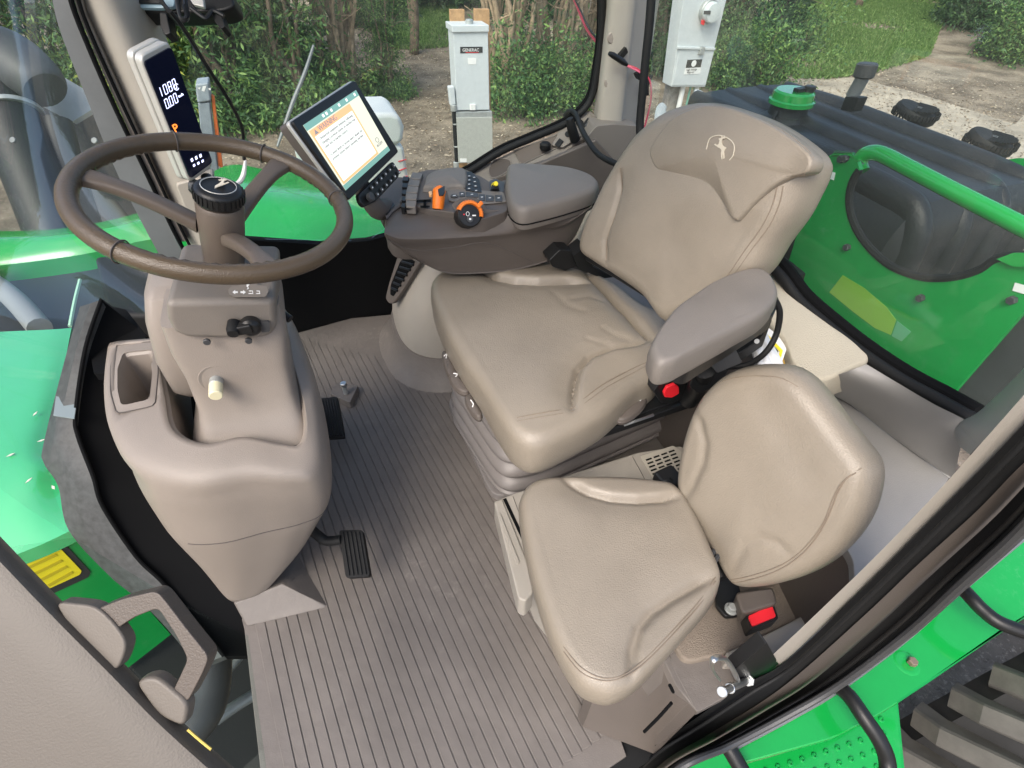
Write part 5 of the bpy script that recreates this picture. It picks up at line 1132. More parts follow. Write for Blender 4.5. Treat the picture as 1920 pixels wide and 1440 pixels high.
def leafmat(name, c1, c2, c3):
    m = bpy.data.materials.new(name); m.use_nodes = True; t = m.node_tree; b = t.nodes['Principled BSDF']; b.inputs['Roughness'].default_value = .6
    g = t.nodes.new('ShaderNodeNewGeometry'); r = t.nodes.new('ShaderNodeValToRGB')
    e = r.color_ramp.elements; e[0].color = (*c1, 1); e[1].color = (*c3, 1); k = e.new(.6); k.color = (*c2, 1)
    t.links.new(g.outputs['Random Per Island'], r.inputs[0]); t.links.new(r.outputs[0], b.inputs['Base Color'])
    tr = t.nodes.new('ShaderNodeBsdfTranslucent'); t.links.new(r.outputs[0], tr.inputs[0]); mx = t.nodes.new('ShaderNodeMixShader'); mx.inputs[0].default_value = .3
    t.links.new(b.outputs[0], mx.inputs[1]); t.links.new(tr.outputs[0], mx.inputs[2]); t.links.new(mx.outputs[0], t.nodes['Material Output'].inputs[0]); return m
LEAFA = leafmat('cedar_foliage', (.03, .08, .03), (.09, .20, .06), (.24, .38, .10))
LEAFB = leafmat('yellow_green_foliage', (.07, .15, .03), (.20, .32, .06), (.50, .52, .08))
LEAFC = leafmat('dark_foliage', (.02, .055, .025), (.055, .12, .045), (.13, .24, .08))
GRASSM = leafmat('grass_blades', (.07, .15, .03), (.13, .24, .055), (.26, .36, .12))
BARK = mat('bark', (.16, .12, .085), .9, var=.4, vscale=9, bump2=.5, b2scale=30)
BARKT = mat('pale_bark', (.30, .225, .15), .9, var=.35, vscale=9, bump2=.4, b2scale=30)
def stems(n, H, spread, r0, seed, lean=.0):
    R = np.random.default_rng(seed); g = []; ends = []
    for i in range(n):
        a = R.uniform(0, 2*math.pi); s = R.uniform(.2, 1)*spread; p = np.array([math.cos(a)*.15, math.sin(a)*.15, -.05]); pts = [p]
        k = 6
        for j in range(1, k+1):
            t = j/k; pts.append(np.array([math.cos(a)*(.15+s*t**1.2), math.sin(a)*(.15+s*t**1.2), H*t*R.uniform(.92, 1.0)])+R.normal(size=3)*.06*(t > 0))
        rr = r0*R.uniform(.45, 1.0); g.append(tube(pts, [rr, rr*.8, rr*.55, rr*.3], 7, k=3)); ends.append(pts)
        for b in range(3):
            j = R.integers(2, k); q = pts[j]; d = R.normal(size=3); d[2] = abs(d[2])*.6+.2; d = unit(d)
            bp = [q, q+d*.35+R.normal(size=3)*.05, q+d*.8+R.normal(size=3)*.1]; g.append(tube(bp, [rr*.35, rr*.2, rr*.08], 5, k=3)); ends.append(bp)
    return join(*g), ends
def crown(ends, n, z0, z1, seed, low=0.0, rad=.32, L=.13, W=.035, droop=.4, lowr=.8):
    R = np.random.default_rng(seed); C_ = []
    for pts in ends:
        for _ in range(7):
            t = R.uniform(.25, 1); i = min(int(t*(len(pts)-1)), len(pts)-2); p = pts[i]+(pts[i+1]-pts[i])*R.uniform(); 
            if z0 <= p[2] <= z1: C_.append(p+R.normal(size=3)*.18)
    for _ in range(int(len(C_)*low)):
        a = R.uniform(0, 2*math.pi); rr = lowr*math.sqrt(R.uniform()); C_.append(np.array([math.cos(a)*rr, math.sin(a)*rr, abs(R.normal())*.35+.1]))
    C_ = np.array(C_); idx = R.integers(0, len(C_), n); sc = rad*R.uniform(.5, 1.2, len(C_))[idx][:, None]
    off = R.normal(size=(n, 3))*sc*.6; P = C_[idx]+off*np.array([1, 1, .8]); D = off/(np.linalg.norm(off, axis=1)[:, None]+1e-6)+R.normal(size=(n, 3))*.6-np.array([0, 0, droop])
    P = P[P[:, 2] > .02] if False else P; P[:, 2] = np.maximum(P[:, 2], .03)
    return cards(P, D, R.normal(size=(n, 3)), L*R.uniform(.5, 1.3, n), W*R.uniform(.6, 1.4, n))
PROTO = {}
def proto(key, ns, H, spread, r0, n, z0, z1, low, leaf, bark, rad=.32, L=.13, W=.035, droop=.4, lowr=.8, seed=1):
    g, ends = stems(ns, H, spread, r0, seed); V, F = g
    tm = bpy.data.meshes.new(key+'_trunk'); tm.from_pydata([tuple(v) for v in V], [], [list(map(int, f)) for f in F]); tm.polygons.foreach_set('use_smooth', [True]*len(tm.polygons)); tm.materials.append(bark)
    cv, cf = crown(ends, n, z0, z1, seed+50, low, rad, L, W, droop, lowr); cm = fastmesh(key+'_crown', cv, cf, leaf); PROTO[key] = (tm, cm)
proto('dense', 9, 3.8, 1.0, .05, 15000, .2, 5, .8, LEAFA, BARK, .26, .12, .034, .4, 1.0, 3)
proto('yellow', 8, 3.9, 1.0, .045, 12000, .3, 5, .5, LEAFB, BARK, .24, .12, .034, .8, .9, 5)
proto('bare', 15, 4.2, .9, .07, 4500, 2.4, 5, 1.0, LEAFA, BARKT, .26, .11, .034, .3, .75, 8)
proto('dark', 10, 3.6, 1.1, .05, 16000, .2, 5, .9, LEAFC, BARK, .28, .13, .036, .2, 1.1, 12)
proto('low', 6, .9, .5, .015, 5000, .1, 2, .6, LEAFA, BARK, .24, .08, .03, .1, .5, 17)
proto('tall', 2, 6.5, .5, .14, 14000, 3.2, 9, .0, LEAFA, BARK, .5, .12, .04, .3, 1, 21)
def plant(key, x_, y_, sc, rot, label, cat='shrub', name='cedar_shrub', group='trees and shrubs round the yard'):
    t = thing(name, label, cat, (x_, y_, gz(x_, y_)), group); t.rotation_euler = (0, 0, rot); t.scale = (sc,)*3
    for nm, me in zip(('trunk', 'crown'), PROTO[key]):
        o = bpy.data.objects.new(nm, me); COL.objects.link(o); o.parent = t
    return t
PL_ = [('yellow', 330, 232, 1.0, 'yellow-green cedar shrub nearest the narrow display, behind the thin cable'), ('dense', 440, 225, 1.05, 'dense green cedar shrub between the thin cable and the touchscreen monitor'),
       ('dense', 560, 218, 1.0, 'dense green cedar shrub directly above the touchscreen monitor'), ('bare', 650, 190, 1.0, 'bare-stemmed cedar shrub right of the touchscreen, left of the dirt path'),
       ('dark', 500, 130, 1.2, 'dark shrub in the second row behind the touchscreen monitor'), ('dark', 380, 110, 1.2, 'dark shrub in the second row behind the thin cable'),
       ('bare', 950, 205, 1.05, 'bare-stemmed shrub just right of the labelled grey switch box'), ('bare', 1030, 185, 1.1, 'bare-stemmed shrub in the middle of the clump left of the rear pillar'), ('bare', 1090, 150, 1.0, 'bare-stemmed shrub seen against the rounded window corner by the rear pillar'),
       ('low', 985, 215, 1.1, 'low leafy green bush in front of the bare stems right of the switch box'), ('low', 1050, 205, .9, 'low leafy green bush nearest the rounded window corner'), ('low', 930, 190, .9, 'low leafy green bush partly behind the grey switch box'),
       ('dark', 1250, 130, 1.1, 'dark shrub behind the tall meter box, seen left of it'), ('dark', 1340, 120, 1.15, 'dark shrub behind the meter box, seen right of it'), ('dark', 1430, 95, 1.0, 'dark twiggy shrub at the left edge of the lawn'),
       ('low', 1420, 165, 1.1, 'low bright green bush right of the meter box above the black tank'), ('low', 1350, 170, 1.0, 'low green bush at the foot of the meter box'),
       ('dark', 1830, 60, 1.15, 'dark dense shrub at the upper right corner beyond the driveway'), ('dark', 1930, 110, 1.1, 'dark shrub cut by the right edge of the rear window'), ('low', 1880, 120, 1.2, 'low dark green bush under the shrub at the upper right corner'),
       ('dense', 20, 215, 1.1, 'grey-green shrub seen through the windscreen at the far left'), ('yellow', 110, 190, 1.0, 'yellow-green shrub seen through the windscreen beside the front pillar'), ('dense', 210, 190, 1.1, 'dense green shrub hidden mostly behind the front pillar'),
       ('dark', 820, 12, 1.3, 'far dark shrub closing the end of the dirt path'), ('dark', 690, 40, 1.2, 'far dark shrub left of the dark trunk'), ('dark', 980, 30, 1.3, 'far dark shrub behind the bare stems right of the switch box'), ('dense', 730, 180, .5, 'small cedar bush on the left edge of the dirt path')]
for i, (k, px, py, sc, lb) in enumerate(PL_):
    q = zp(px, py, GZ); plant(k, q[0], q[1], sc, i*1.3, lb, 'bush' if k == 'low' else 'shrub', 'leafy_bush' if k == 'low' else 'cedar_shrub')
q = zp(768, 100, GZ); plant('tall', q[0], q[1], 1.0, .4, 'single tall dark trunk standing beside the dirt path', 'tree', 'garden_tree')
q = zp(1610, 22, GZ); plant('tall', q[0], q[1], 1.0, 2.4, 'slim tree trunk standing in a mulch ring on the lawn', 'tree', 'garden_tree')
# far wood that reads as one mass
R = np.random.default_rng(4); n = 60000; an = R.uniform(-1.3, 1.35, n); rr = R.uniform(27, 34, n); hh0 = R.uniform(0, 7, n); 
P = np.stack([np.sin(an)*rr, np.cos(an)*rr+2, hh0-1.2], 1)+R.normal(size=(n, 3))*.3
V, F = cards(P, R.normal(size=(n, 3)), R.normal(size=(n, 3)), .55, .30)
fw = bpy.data.objects.new('far_trees', fastmesh('far_trees', V, F, LEAFC)); COL.objects.link(fw); fw['kind'] = 'stuff'; fw['label'] = 'far dark wood beyond the lawn'
# grass
def grass(name, pts_px, n, label):
    R = np.random.default_rng(9); Q = np.array([zp(a, b, GZ)[:2] for a, b in pts_px]); lo, hi = Q.min(0), Q.max(0)
    p = R.uniform(lo, hi, (n*3, 2)); ins = np.zeros(len(p), bool)
    for i in range(len(Q)):
        a, b = Q[i-1], Q[i]; c_ = ((a[1] > p[:, 1]) != (b[1] > p[:, 1])) & (p[:, 0] < (b[0]-a[0])*(p[:, 1]-a[1])/(b[1]-a[1]+1e-9)+a[0]); ins ^= c_
    nz = np.sin(p[:, 0]*1.7)*np.cos(p[:, 1]*1.3)+np.sin(p[:, 0]*.6+p[:, 1]*.9)+R.normal(size=len(p))*.7
    p = p[ins & (nz > -1.0)][:n]; z_ = np.array([gz(a, b) for a, b in p]); P = np.stack([p[:, 0], p[:, 1], z_+.05], 1); D = R.normal(size=P.shape)*.5+np.array([0, 0, .8])
    V, F = cards(P, D, R.normal(size=P.shape), .16*R.uniform(.5, 1.2, len(P)), .03)
    o = bpy.data.objects.new(name, fastmesh(name, V, F, GRASSM)); COL.objects.link(o); o['kind'] = 'stuff'; o['label'] = label
grass('lawn_grass', [(1440, -20), (1800, -20), (1760, 60), (1740, 110), (1640, 140), (1560, 150), (1490, 150), (1450, 110), (1470, 40)], 90000, 'green lawn grass beyond the driveway')
grass('path_grass', [(700, 10), (860, 10), (845, 60), (840, 90), (780, 95), (700, 90)], 26000, 'green grass at the far end of the dirt path')
# litter
R = np.random.default_rng(11); n = 60000; p = np.stack([R.uniform(-3, 22, n), R.uniform(2, 18, n)], 1)
P = np.stack([p[:, 0], p[:, 1], np.full(n, GZ+.012)+R.uniform(0, .02, n)], 1); D = R.normal(size=(n, 3))*np.array([1, 1, .15])
V, F = cards(P, D, R.normal(size=(n, 3))*.4+np.array([0, 0, 1.]), .07*R.uniform(.3, 1.2, n), .025)
LIT = leafmat('leaf_litter', (.09, .065, .04), (.34, .26, .18), (.66, .57, .43))
lf = bpy.data.objects.new('leaf_litter', fastmesh('leaf_litter', V, F, LIT)); COL.objects.link(lf); lf['kind'] = 'stuff'; lf['label'] = 'dry leaf litter and wood chips scattered on the earth'
# ================================================================== utility boxes
yb = 5.5
def yprism(name, L, y, d, m, par, **k): return obj(name, prism(Ys(L, y), (0, d, 0)), m, par, **k)
ub = thing('switch_box', 'pale grey transfer switch cabinet with a black maker label on wooden boards', 'switch box', yp(885, 206, yb))
ubf = yprism('cabinet', [(849, 50), (915, 49), (918, 206), (857, 207)], yb, .18, BOXGREY, ub, bev=.006)
yprism('lid', [(847, 48), (917, 47), (917, 60), (848, 61)], yb-.02, .22, BOXGREY, ub, bev=.006)
lab = yprism('maker_label', [(863, 88), (905, 87.5), (905, 99), (863, 100)], yb-.003, .002, DARKPRINT, ubf)
tx = yp(905, 95, yb)-yp(863, 95, yb)
textobj('GENERAC', 'label_text', yp(867, 96.6, yb-.005), tx, UP, .036, PRINT, lab)
obj('red_rule', prism(Ys([(873, 98), (897, 98), (897, 99), (873, 99)], yb-.005), (0, .001, 0)), RED, lab)
yprism('small_label', [(877, 109), (893, 109), (893, 121), (878, 121)], yb-.003, .002, WHITE, ubf, bev=.002)
yprism('latch', [(882, 196), (892, 196), (892, 207), (882, 207)], yb-.02, .02, WHITE, ubf, bev=.004)
obj('conduit_hub', cyl(yp(880, 49, yb+.06), yp(880, 36, yb+.06), .035, 16), STEEL, ub)
wb = thing('wooden_post', 'pair of upright treated wooden boards carrying the switch box', 'post', yp(885, 320, yb+.2))
for L in ([(844, 18), (871, 18), (874, 330), (856, 330)], [(890, 17), (918, 17), (922, 330), (896, 330)]):
    P = Ys(L, yb+.19); P2 = [np.array(p) for p in P]; P2[2] = P2[1]+(P2[2]-P2[1]); 
    bt = [np.array([p[0], yb+.19, GZ]) for p in (P[2], P[3])]; obj('board', prism([P[0], P[1], bt[0], bt[1]], (0, .045, 0)), WOOD, wb, bev=.004)
lb2 = thing('junction_box', 'plain galvanised junction box below the switch cabinet', 'junction box', yp(890, 306, yb))
yprism('cabinet', [(855, 211), (923, 209), (924, 304), (860, 306)], yb-.02, .17, STEEL, lb2, bev=.004)
yprism('cover', [(856, 221), (923, 220), (924, 304), (860, 306)], yb-.03, .012, mat('zinc_cover', (.44, .45, .41), .55, metal=.2, var=.06, vscale=30), lb2, bev=.003)
yprism('white_sticker', [(862, 297), (875, 297), (875, 304), (863, 304)], yb-.034, .002, WHITE, lb2)
obj('nipple', cyl(yp(904, 208, yb+.05), yp(904, 214, yb+.05), .05, 14), STEEL, lb2)
cd = thing('conduit', 'black conduit with white fitting down the left of the grey boxes', 'conduit', yp(855, 305, yb))
yprism('fitting', [(841, 163), (852, 162), (855, 196), (845, 199)], yb-.02, .06, BOXGREY, cd, bev=.01)
obj('fitting_nut', cyl(yp(850, 196, yb), yp(851, 208, yb), .032, 8), STEEL, cd)
obj('pipe', tube([yp(851, 205, yb), yp(853, 250, yb), yp(856, 300, yb), np.array([yp(856, 300, yb)[0], yb, GZ])], .02, 10), RUBBER, cd)
for py in (232, 274): obj('clamp', cyl(yp(852+(py-205)*.05, py-1, yb), yp(852+(py-205)*.05, py+1.5, yb), .026, 12), STEEL, cd)
obj('lower_pipe', cyl(yp(855, 303, yb), np.array([yp(856, 300, yb)[0], yb, GZ]), .03, 12), STEEL, cd)
ym = 4.6
me_ = thing('meter_box', 'tall pale electricity meter cabinet with a round glass meter', 'meter box', yp(1290, 163, ym))
mbx = yprism('cabinet', [(1289, -60), (1377, -60), (1322, 163), (1259, 163)], ym, .16, BOXGREY, me_, bev=.006)
yprism('lower_cover', [(1275, 92), (1340, 93), (1323, 160), (1261, 160)], ym-.006, .01, BOXGREY, me_, bev=.004)
obj('cover_flange', prism(Ys([(1272, 88), (1342, 90), (1341, 94), (1271, 92)], ym-.02), (0, .03, 0)), BOXGREY, me_, bev=.002)
yprism('hasp', [(1316, 88), (1323, 88), (1320, 103), (1311, 102)], ym-.03, .03, STEEL, me_, bev=.003)
mc_ = yp(1327, 21, ym); mt = obj('meter_ring', lathe([(.092, .0), (.092, -.03), (.083, -.038), (.080, -.03)], mc_, (0, 1, 0), 32), STEEL, me_)
obj('meter_glass', lathe([(.078, -.02), (.076, -.07), (.068, -.09), (.03, -.095)], mc_, (0, 1, 0), 32), mat('meter_glass', (.55, .6, .6), .08, coat=1), mt)
yprism('meter_face', [(1320, 20), (1333, 20), (1332, 27), (1319, 27)], ym-.098, .002, DKGREY, mt)
yprism('red_seal', [(1317, 38), (1323, 38), (1320, 48), (1316, 46)], ym-.05, .02, RED, mt, bev=.003)
wl = yprism('warning_label', [(1289, 112), (1317, 111), (1313, 138), (1282, 140)], ym-.01, .002, WHITE, me_)
yprism('label_band', [(1289, 112), (1317, 111), (1314, 126), (1285.5, 127.5)], ym-.012, .001, DARKPRINT, wl)
lo3 = yp(1301, 119, ym-.014); obj('white_oval', cyl(lo3, lo3+np.array([0, -.001, 0]), .026, 24), PRINT, wl, smooth=False)
textobj('High Voltage', 'label_text', yp(1287, 133, ym-.014), (1, 0, 0), UP, .022, DARKPRINT, wl)
textobj('Keep out', 'label_text', yp(1288, 137.5, ym-.014), (1, 0, 0), UP, .020, DARKPRINT, wl)
mp = thing('meter_post', 'grey timber post with pale pipes under the meter cabinet', 'post', yp(1265, 260, ym))
a_, b_ = yp(1257, 163, ym+.1), yp(1277, 163, ym+.1)
obj('post', prism([a_, b_, (b_[0], ym+.1, GZ), (a_[0], ym+.1, GZ)], (0, .09, 0)), mat('weathered_wood', (.23, .21, .19), .85, var=.3, vscale=20), mp, bev=.004)
for px, m_ in ((1281, WHITE), (1295, mat('green_pipe', (.15, .38, .30), .5)), (1307, WHITE)):
    p = yp(px, 162, ym+.06); obj('pipe', cyl(p, (p[0]-.02, p[1], GZ), .024 if m_ is WHITE else .010, 12), m_, mp)
# grey and orange pedestal post
yq = 4.2
pdt = thing('cable_pedestal', 'grey cable pedestal post with an orange side marker behind the narrow display', 'pedestal', yp(390, 310, yq))
yprism('cap', [(366, 158), (391, 155), (396, 190), (370, 194)], yq, .16, GREYTRIM and mat('pedestal_grey', (.27, .31, .34), .5, var=.12, vscale=20), pdt, bev=.012, seg=4)
yprism('body', [(371, 194), (393, 192), (410, 330), (385, 335)], yq+.01, .14, bpy.data.materials['pedestal_grey'], pdt, bev=.008)
yprism('orange_marker', [(396, 178), (402, 182), (418, 315), (409, 312)], yq+.03, .04, mat('orange_marker', (.75, .16, .03), .5), pdt, bev=.004)
for L in ([(370, 165), (376, 163), (375, 168)], [(380, 162), (387, 161), (383, 172), (378, 170)], [(390, 166), (396, 165), (394, 170)]):
    yprism('white_sticker', L, yq-.002, .001, PRINT, pdt, smooth=False)
obj('base', prism([(yp(382, 330, yq)[0]-.02, yq+.02, GZ), (yp(382, 330, yq)[0]+.12, yq+.02, GZ), tuple(yp(410, 328, yq+.02)), tuple(yp(386, 330, yq+.02))], (0, .12, 0)), bpy.data.materials['pedestal_grey'], pdt)
top('marker_rod', tube([dp(588, 85, 2.6), dp(572, 135, 2.6), dp(548, 195, 2.6), dp(520, 275, 2.6)], [.006, .009, .010, .006], 8), GREYMETAL, 'thin grey flexible rod standing between the cable pedestal and the monitor', 'rod')
# white container behind monitor
wc = thing('white_container', 'white plastic container with red print behind the touchscreen monitor', 'container', yp(720, 380, 2.6))
yw = 2.6
yprism('body', [(650, 262), (757, 274), (764, 320), (771, 362), (735, 395), (640, 400)], yw, .26, WHITE, wc, bev=.02, seg=4)
yprism('lid', [(650, 214), (735, 211), (750, 218), (759, 240), (756, 268), (745, 274), (650, 272)], yw-.01, .28, WHITE, wc, bev=.025, seg=5)
yprism('spout', [(553, 284), (560, 290), (572, 312), (560, 308)], yw, .05, WHITE, wc, bev=.003)
for a in ((747, 303, 762, 299), (748, 320, 762, 315), (751, 336, 764, 330)):
    obj('red_print', tube(Ys([(a[0], a[1]), (a[2], a[3])], yw-.003), .0025, 6, k=2), RED, wc)
# white prongs right of pillar
for i, L in enumerate(([(1240, 250), (1238, 225), (1240, 205), (1246, 197)], [(1312, 205), (1316, 190), (1310, 180), (1300, 174)])):
    top('white_bracket', tube([dp(a, b, 2.2) for a, b in L], [.022, .026, .022, .014], 10, flat=.5), WHITE, ['white curved bracket arm nearest the rear pillar', 'white curved bracket arm above the top of the driver seat'][i], 'bracket')
# ================================================================== tractor bodywork
sg = thing('side_fender', 'glossy bright green curved fender outside the right window', 'fender', zp(500, 400, .1))
zf = .22
fr_ = [[zp(-60, 505, zf-.03), zp(150, 478, zf-.03), zp(300, 447, zf-.03), zp(440, 458, zf-.03), zp(600, 466, zf-.03), zp(735, 452, zf-.03), zp(800, 430, zf-.03)],
       [zp(-60, 480, zf), zp(140, 458, zf), zp(300, 425, zf), zp(440, 415, zf), zp(590, 425, zf), zp(720, 415, zf), zp(800, 405, zf)],
       [zp(-60, 450, zf+.02), zp(130, 440, zf+.02), zp(300, 405, zf+.02), (zp(430, 360, zf+.04)), zp(560, 370, zf+.04), zp(690, 385, zf+.03), zp(800, 392, zf)],
       [zp(-60, 432, zf), zp(120, 428, zf), zp(300, 385, zf), zp(420, 312, zf), zp(500, 318, zf), zp(580, 326, zf), zp(700, 368, zf)]]
obj('shell', thick(smoothgrid(fr_, 6, 6), (0, 0, -.08)), GREEN, sg)
hd_ = thing('hood', 'bright green sloping hood panel with a yellow decal seen through the windscreen', 'hood', zp(0, 800, 0))
zh = .26
hr = [[zp(-350, 640, zh), zp(-100, 628, zh), zp(0, 622, zh), zp(90, 618, zh), zp(134, 615, zh-.01)],
      [zp(-350, 760, zh), zp(-100, 745, zh+.01), zp(0, 735, zh+.01), zp(75, 728, zh+.005), zp(112, 725, zh-.01)],
      [zp(-350, 900, zh), zp(-100, 860, zh+.01), zp(0, 842, zh+.01), zp(50, 835, zh+.005), zp(84, 830, zh-.01)],
      [zp(-350, 1010, zh), zp(-100, 935, zh), zp(0, 905, zh), zp(60, 880, zh), zp(92, 868, zh-.01)],
      [zp(-350, 1080, zh-.02), zp(-100, 1000, zh-.02), zp(-20, 975, zh-.02), zp(60, 940, zh-.02), zp(112, 912, zh-.03)],
      [zp(-350, 1150, zh-.05), zp(-100, 1095, zh-.05), zp(16, 1046, zh-.05), zp(80, 1020, zh-.05), zp(134, 994, zh-.05)]]
obj('top_panel', thick(smoothgrid(hr, 6, 5), (0, 0, -.04)), HOODG, hd_)
sp0 = zp(75, 1020, zh-.05); hsn = unit(np.cross(zp(134, 994, zh-.05)-zp(16, 1046, zh-.05), np.array([.05, .12, -1.])))
if hsn@(CAM-sp0) < 0: hsn = -hsn
obj('side_panel', prism(PLs([(-200, 1140), (16, 1047), (134, 995), (200, 1060), (262, 1125), (320, 1190), (230, 1260), (120, 1180), (0, 1150)], sp0, hsn), -hsn*.02), GREEN2, hd_)
obj('decal_border', prism(roundpoly(PLs([(30, 1060), (105, 1020), (122, 1020), (170, 1072), (166, 1082), (90, 1117), (20, 1090)], sp0+hsn*.0015, hsn), .006), hsn*.0006), DARKPRINT, hd_)
yd_ = obj('yellow_decal', prism(roundpoly(PLs([(33, 1058), (102, 1026), (112, 1027), (153, 1070), (150, 1077), (84, 1107), (60, 1100)], sp0+hsn*.003, hsn), .005), hsn*.0006), YELLOW, hd_)
for k in range(4):
    a_, b_ = (50+k*13, 1063+k*11), (104+k*10, 1038+k*11); ln = PLs([a_, b_, (b_[0]+4, b_[1]+4), (a_[0]+4, a_[1]+4)], sp0+hsn*.0042, hsn)
    obj('decal_text_line', prism(ln, hsn*.0004), mat('decal_print', (.55, .42, .015), .5) if k == 0 else bpy.data.materials['decal_print'], yd_, smooth=False)
LEAFW = mat('dry_petal', (.62, .60, .50), .7)
for i, (px, py, a) in enumerate([(66, 776, 1.2), (20, 853, .4), (54, 901, .9), (100, 914, 2.1), (146, 858, 1.5), (78, 826, .2)]):
    c_ = zp(px, py, zh+.012); R2_ = np.array([math.cos(a), math.sin(a), 0]); R3_ = np.array([-math.sin(a), math.cos(a), 0])
    top('fallen_leaf', prism([c_-R2_*.009, c_+R3_*.003, c_+R2_*.009, c_-R3_*.003-UP*.0], UP*.001), LEAFW, ['pale dry leaf on the green hood, uppermost one', 'pale dry leaf on the green hood nearest the left edge', 'cross-shaped dry leaf fragment on the hood', 'curled dry leaf lowest on the green hood', 'pale fleck on the dark frame beside the hood', 'small dry leaf in the middle of the green hood'][i], 'leaf', 'dry leaves on the hood')
# dark machinery left
ex = thing('exhaust_stack', 'dark ribbed exhaust stack with grey elbow seen through the windscreen', 'exhaust', dp(100, 400, 2.6))
EXD = mat('exhaust_dark', (.014, .015, .016), .5, var=.2, vscale=8)
obj('stack', tube([dp(-10, 150, 2.5), dp(30, 250, 2.5), dp(75, 360, 2.5), dp(120, 480, 2.5), dp(160, 620, 2.5)], [.12, .12, .12, .12, .12], 20), EXD, ex)
obj('elbow', tube([dp(-120, 90, 2.5), dp(-40, 100, 2.5), dp(20, 118, 2.5), dp(66, 150, 2.5), dp(86, 170, 2.5)], [.13, .14, .14, .12, .09], 24), mat('elbow_grey', (.05, .053, .057), .5, var=.1), ex)
obj('clamp_band', lathe([(.125, -.01), (.128, 0), (.125, .01)], dp(20, 212, 2.5), dp(60, 320, 2.5)-dp(20, 212, 2.5), 28), STEEL, ex)
for px, py in ((25, 263), (178, 264), (245, 340)): 
    p_ = dp(px, py, 2.28); obj('bolt_head', cyl(p_, p_-M@np.array([0, 0, .006]), .013, 10), GREYMETAL, ex)
obj('heat_shield', prism([dp(a, b, 2.75) for a, b in [(122, 146), (166, 172), (178, 202), (135, 228), (62, 190), (60, 188)]], M@np.array([0, 0, .03])), BOXGREY, ex)
obj('rear_shroud', prism([dp(a, b, 2.9) for a, b in [(80, 190), (180, 210), (300, 420), (340, 560), (100, 600), (20, 300)]], M@np.array([0, 0, .1])), EXD, ex, bev=.01)
obj('vertical_duct', tube([dp(105, 230, 2.6), dp(130, 330, 2.6), dp(160, 420, 2.6), dp(210, 560, 2.6)], .07, 16), EXD, ex)
ch = thing('front_chassis', 'black machinery and hoses in the gap between hood and cab', 'machinery', zp(200, 560, -.2))
obj('deck', prism(Zs([(-300, 500), (330, 470), (420, 560), (300, 620), (150, 640), (-300, 640)], .12), (0, 0, -.1)), EXD, ch, bev=.004)
obj('white_tube', tube(Zs([(-60, 500), (20, 555), (75, 615)], .2), .035, 12), mat('dusty_tube', (.22, .23, .23), .6), ch)
obj('pale_edge', tube([zp(150, 525, .25), zp(140, 565, .24), zp(131, 612, .22)], .006, 6), mat('pale_green_edge', (.35, .6, .42), .5), ch)
obj('black_box', prism(Zs([(175, 480), (300, 470), (380, 520), (300, 590), (200, 590)], .2), (0, 0, -.2)), RUBBER, ch, bev=.02)
obj('under_plate', prism(Zs([(60, 1080), (330, 1020), (480, 1100), (520, 1500), (300, 1560), (60, 1300)], -.55), (0, 0, -.05)), RUBBER, ch)
obj('tyre_guard', tube([zp(320, 1400, -.2), zp(385, 1330, -.2), zp(400, 1230, -.2), zp(392, 1160, -.25)], .045, 14), DKGREY, ch)
for L, r_ in (([(405, 1350), (440, 1325), (480, 1300)], .016), ([(415, 1270), (435, 1250), (455, 1225), (470, 1195)], .011), ([(392, 1352), (440, 1320), (500, 1290)], .004)):
    obj('hose', tube(Zs(L, -.35), r_, 10), GREYMETAL, ch)
for px, py in ((390, 1364), (430, 1222), (412, 1268)):
    p_ = zp(px, py, -.3); obj('bolt_head', cyl(p_, p_+UP*.015, .014, 10), STEEL, ch)
# ================================================================== rear: tank, panel, rail
tk = thing('rear_tank', 'large black ribbed plastic tank with a green filler cap behind the cab', 'tank', (1.72, 1.7, -.2))
def tanksec(y, k=1.0, rib=0.0):
    r = []; n = 56
    for j in range(n):
        a = 2*math.pi*j/n; c, s_ = math.cos(a), math.sin(a); e = 5.5
        X = .31*k*math.copysign(abs(c)**(2/e), c); Z = .40*k*math.copysign(abs(s_)**(2/e), s_)
        top_ = max(0, s_)**2; 
        pass
        if c < .2: X += rib*(1-top_*.75)*min(1, (.2-c)*2)
        r.append(np.array([1.73+X, y, .31+Z]))
    return r
secs = [tanksec(.83, .50), tanksec(.833, .80), tanksec(.85, .92)]
for i in range(72):
    yy = .88+i*.0145; ph = ((yy-.88)/.17) % 1; secs.append(tanksec(yy, 1.0, 0))
secs += [tanksec(1.93, .9), tanksec(1.95, .7)]
obj('tank_body', loft(secs, True, True), TANK, tk)
for x_ in (1.49, 1.64, 1.79, 1.93):
    obj('moulded_ridge', tube([(x_, .845, -.05), (x_, .845, .3), (x_, .85, .56), (x_, .885, .66), (x_, .98, .686), (x_, 1.3, .689), (x_, 1.6, .689), (x_, 1.9, .675)], .044, 12, k=6, flat=.8), TANK, tk)
for y_ in (1.25, 1.45, 1.65):
    obj('moulded_ridge', tube([(1.50, y_, .68), (1.455, y_, .65), (1.432, y_, .5), (1.432, y_, .2), (1.432, y_, -.05)], .040, 12, k=5, flat=.8), TANK, tk)
obj('front_sump', superloft([(1.45, 1.02, -.15, .08, .10), (1.45, 1.02, .40, .08, .12), (1.45, 1.02, .5, .06, .08)], 24, 4), TANK, tk)
cp0 = xp(1488, 178, 1.62); fx, fy, fz = 1.62, cp0[1], cp0[2]
obj('filler_neck', lathe([(.13, -.16), (.125, -.10), (.10, -.05), (.066, -.03), (.060, 0), (.062, .005)], (fx, fy, fz-.03), (0, 0, 1), 28), TANK, tk)
obj('filler_cap', lathe([(.070, 0), (.076, .004), (.076, .016), (.070, .020), (.067, .040), (.060, .046)], (fx, fy, fz-.03), (0, 0, 1), 32), GREEN, tk)
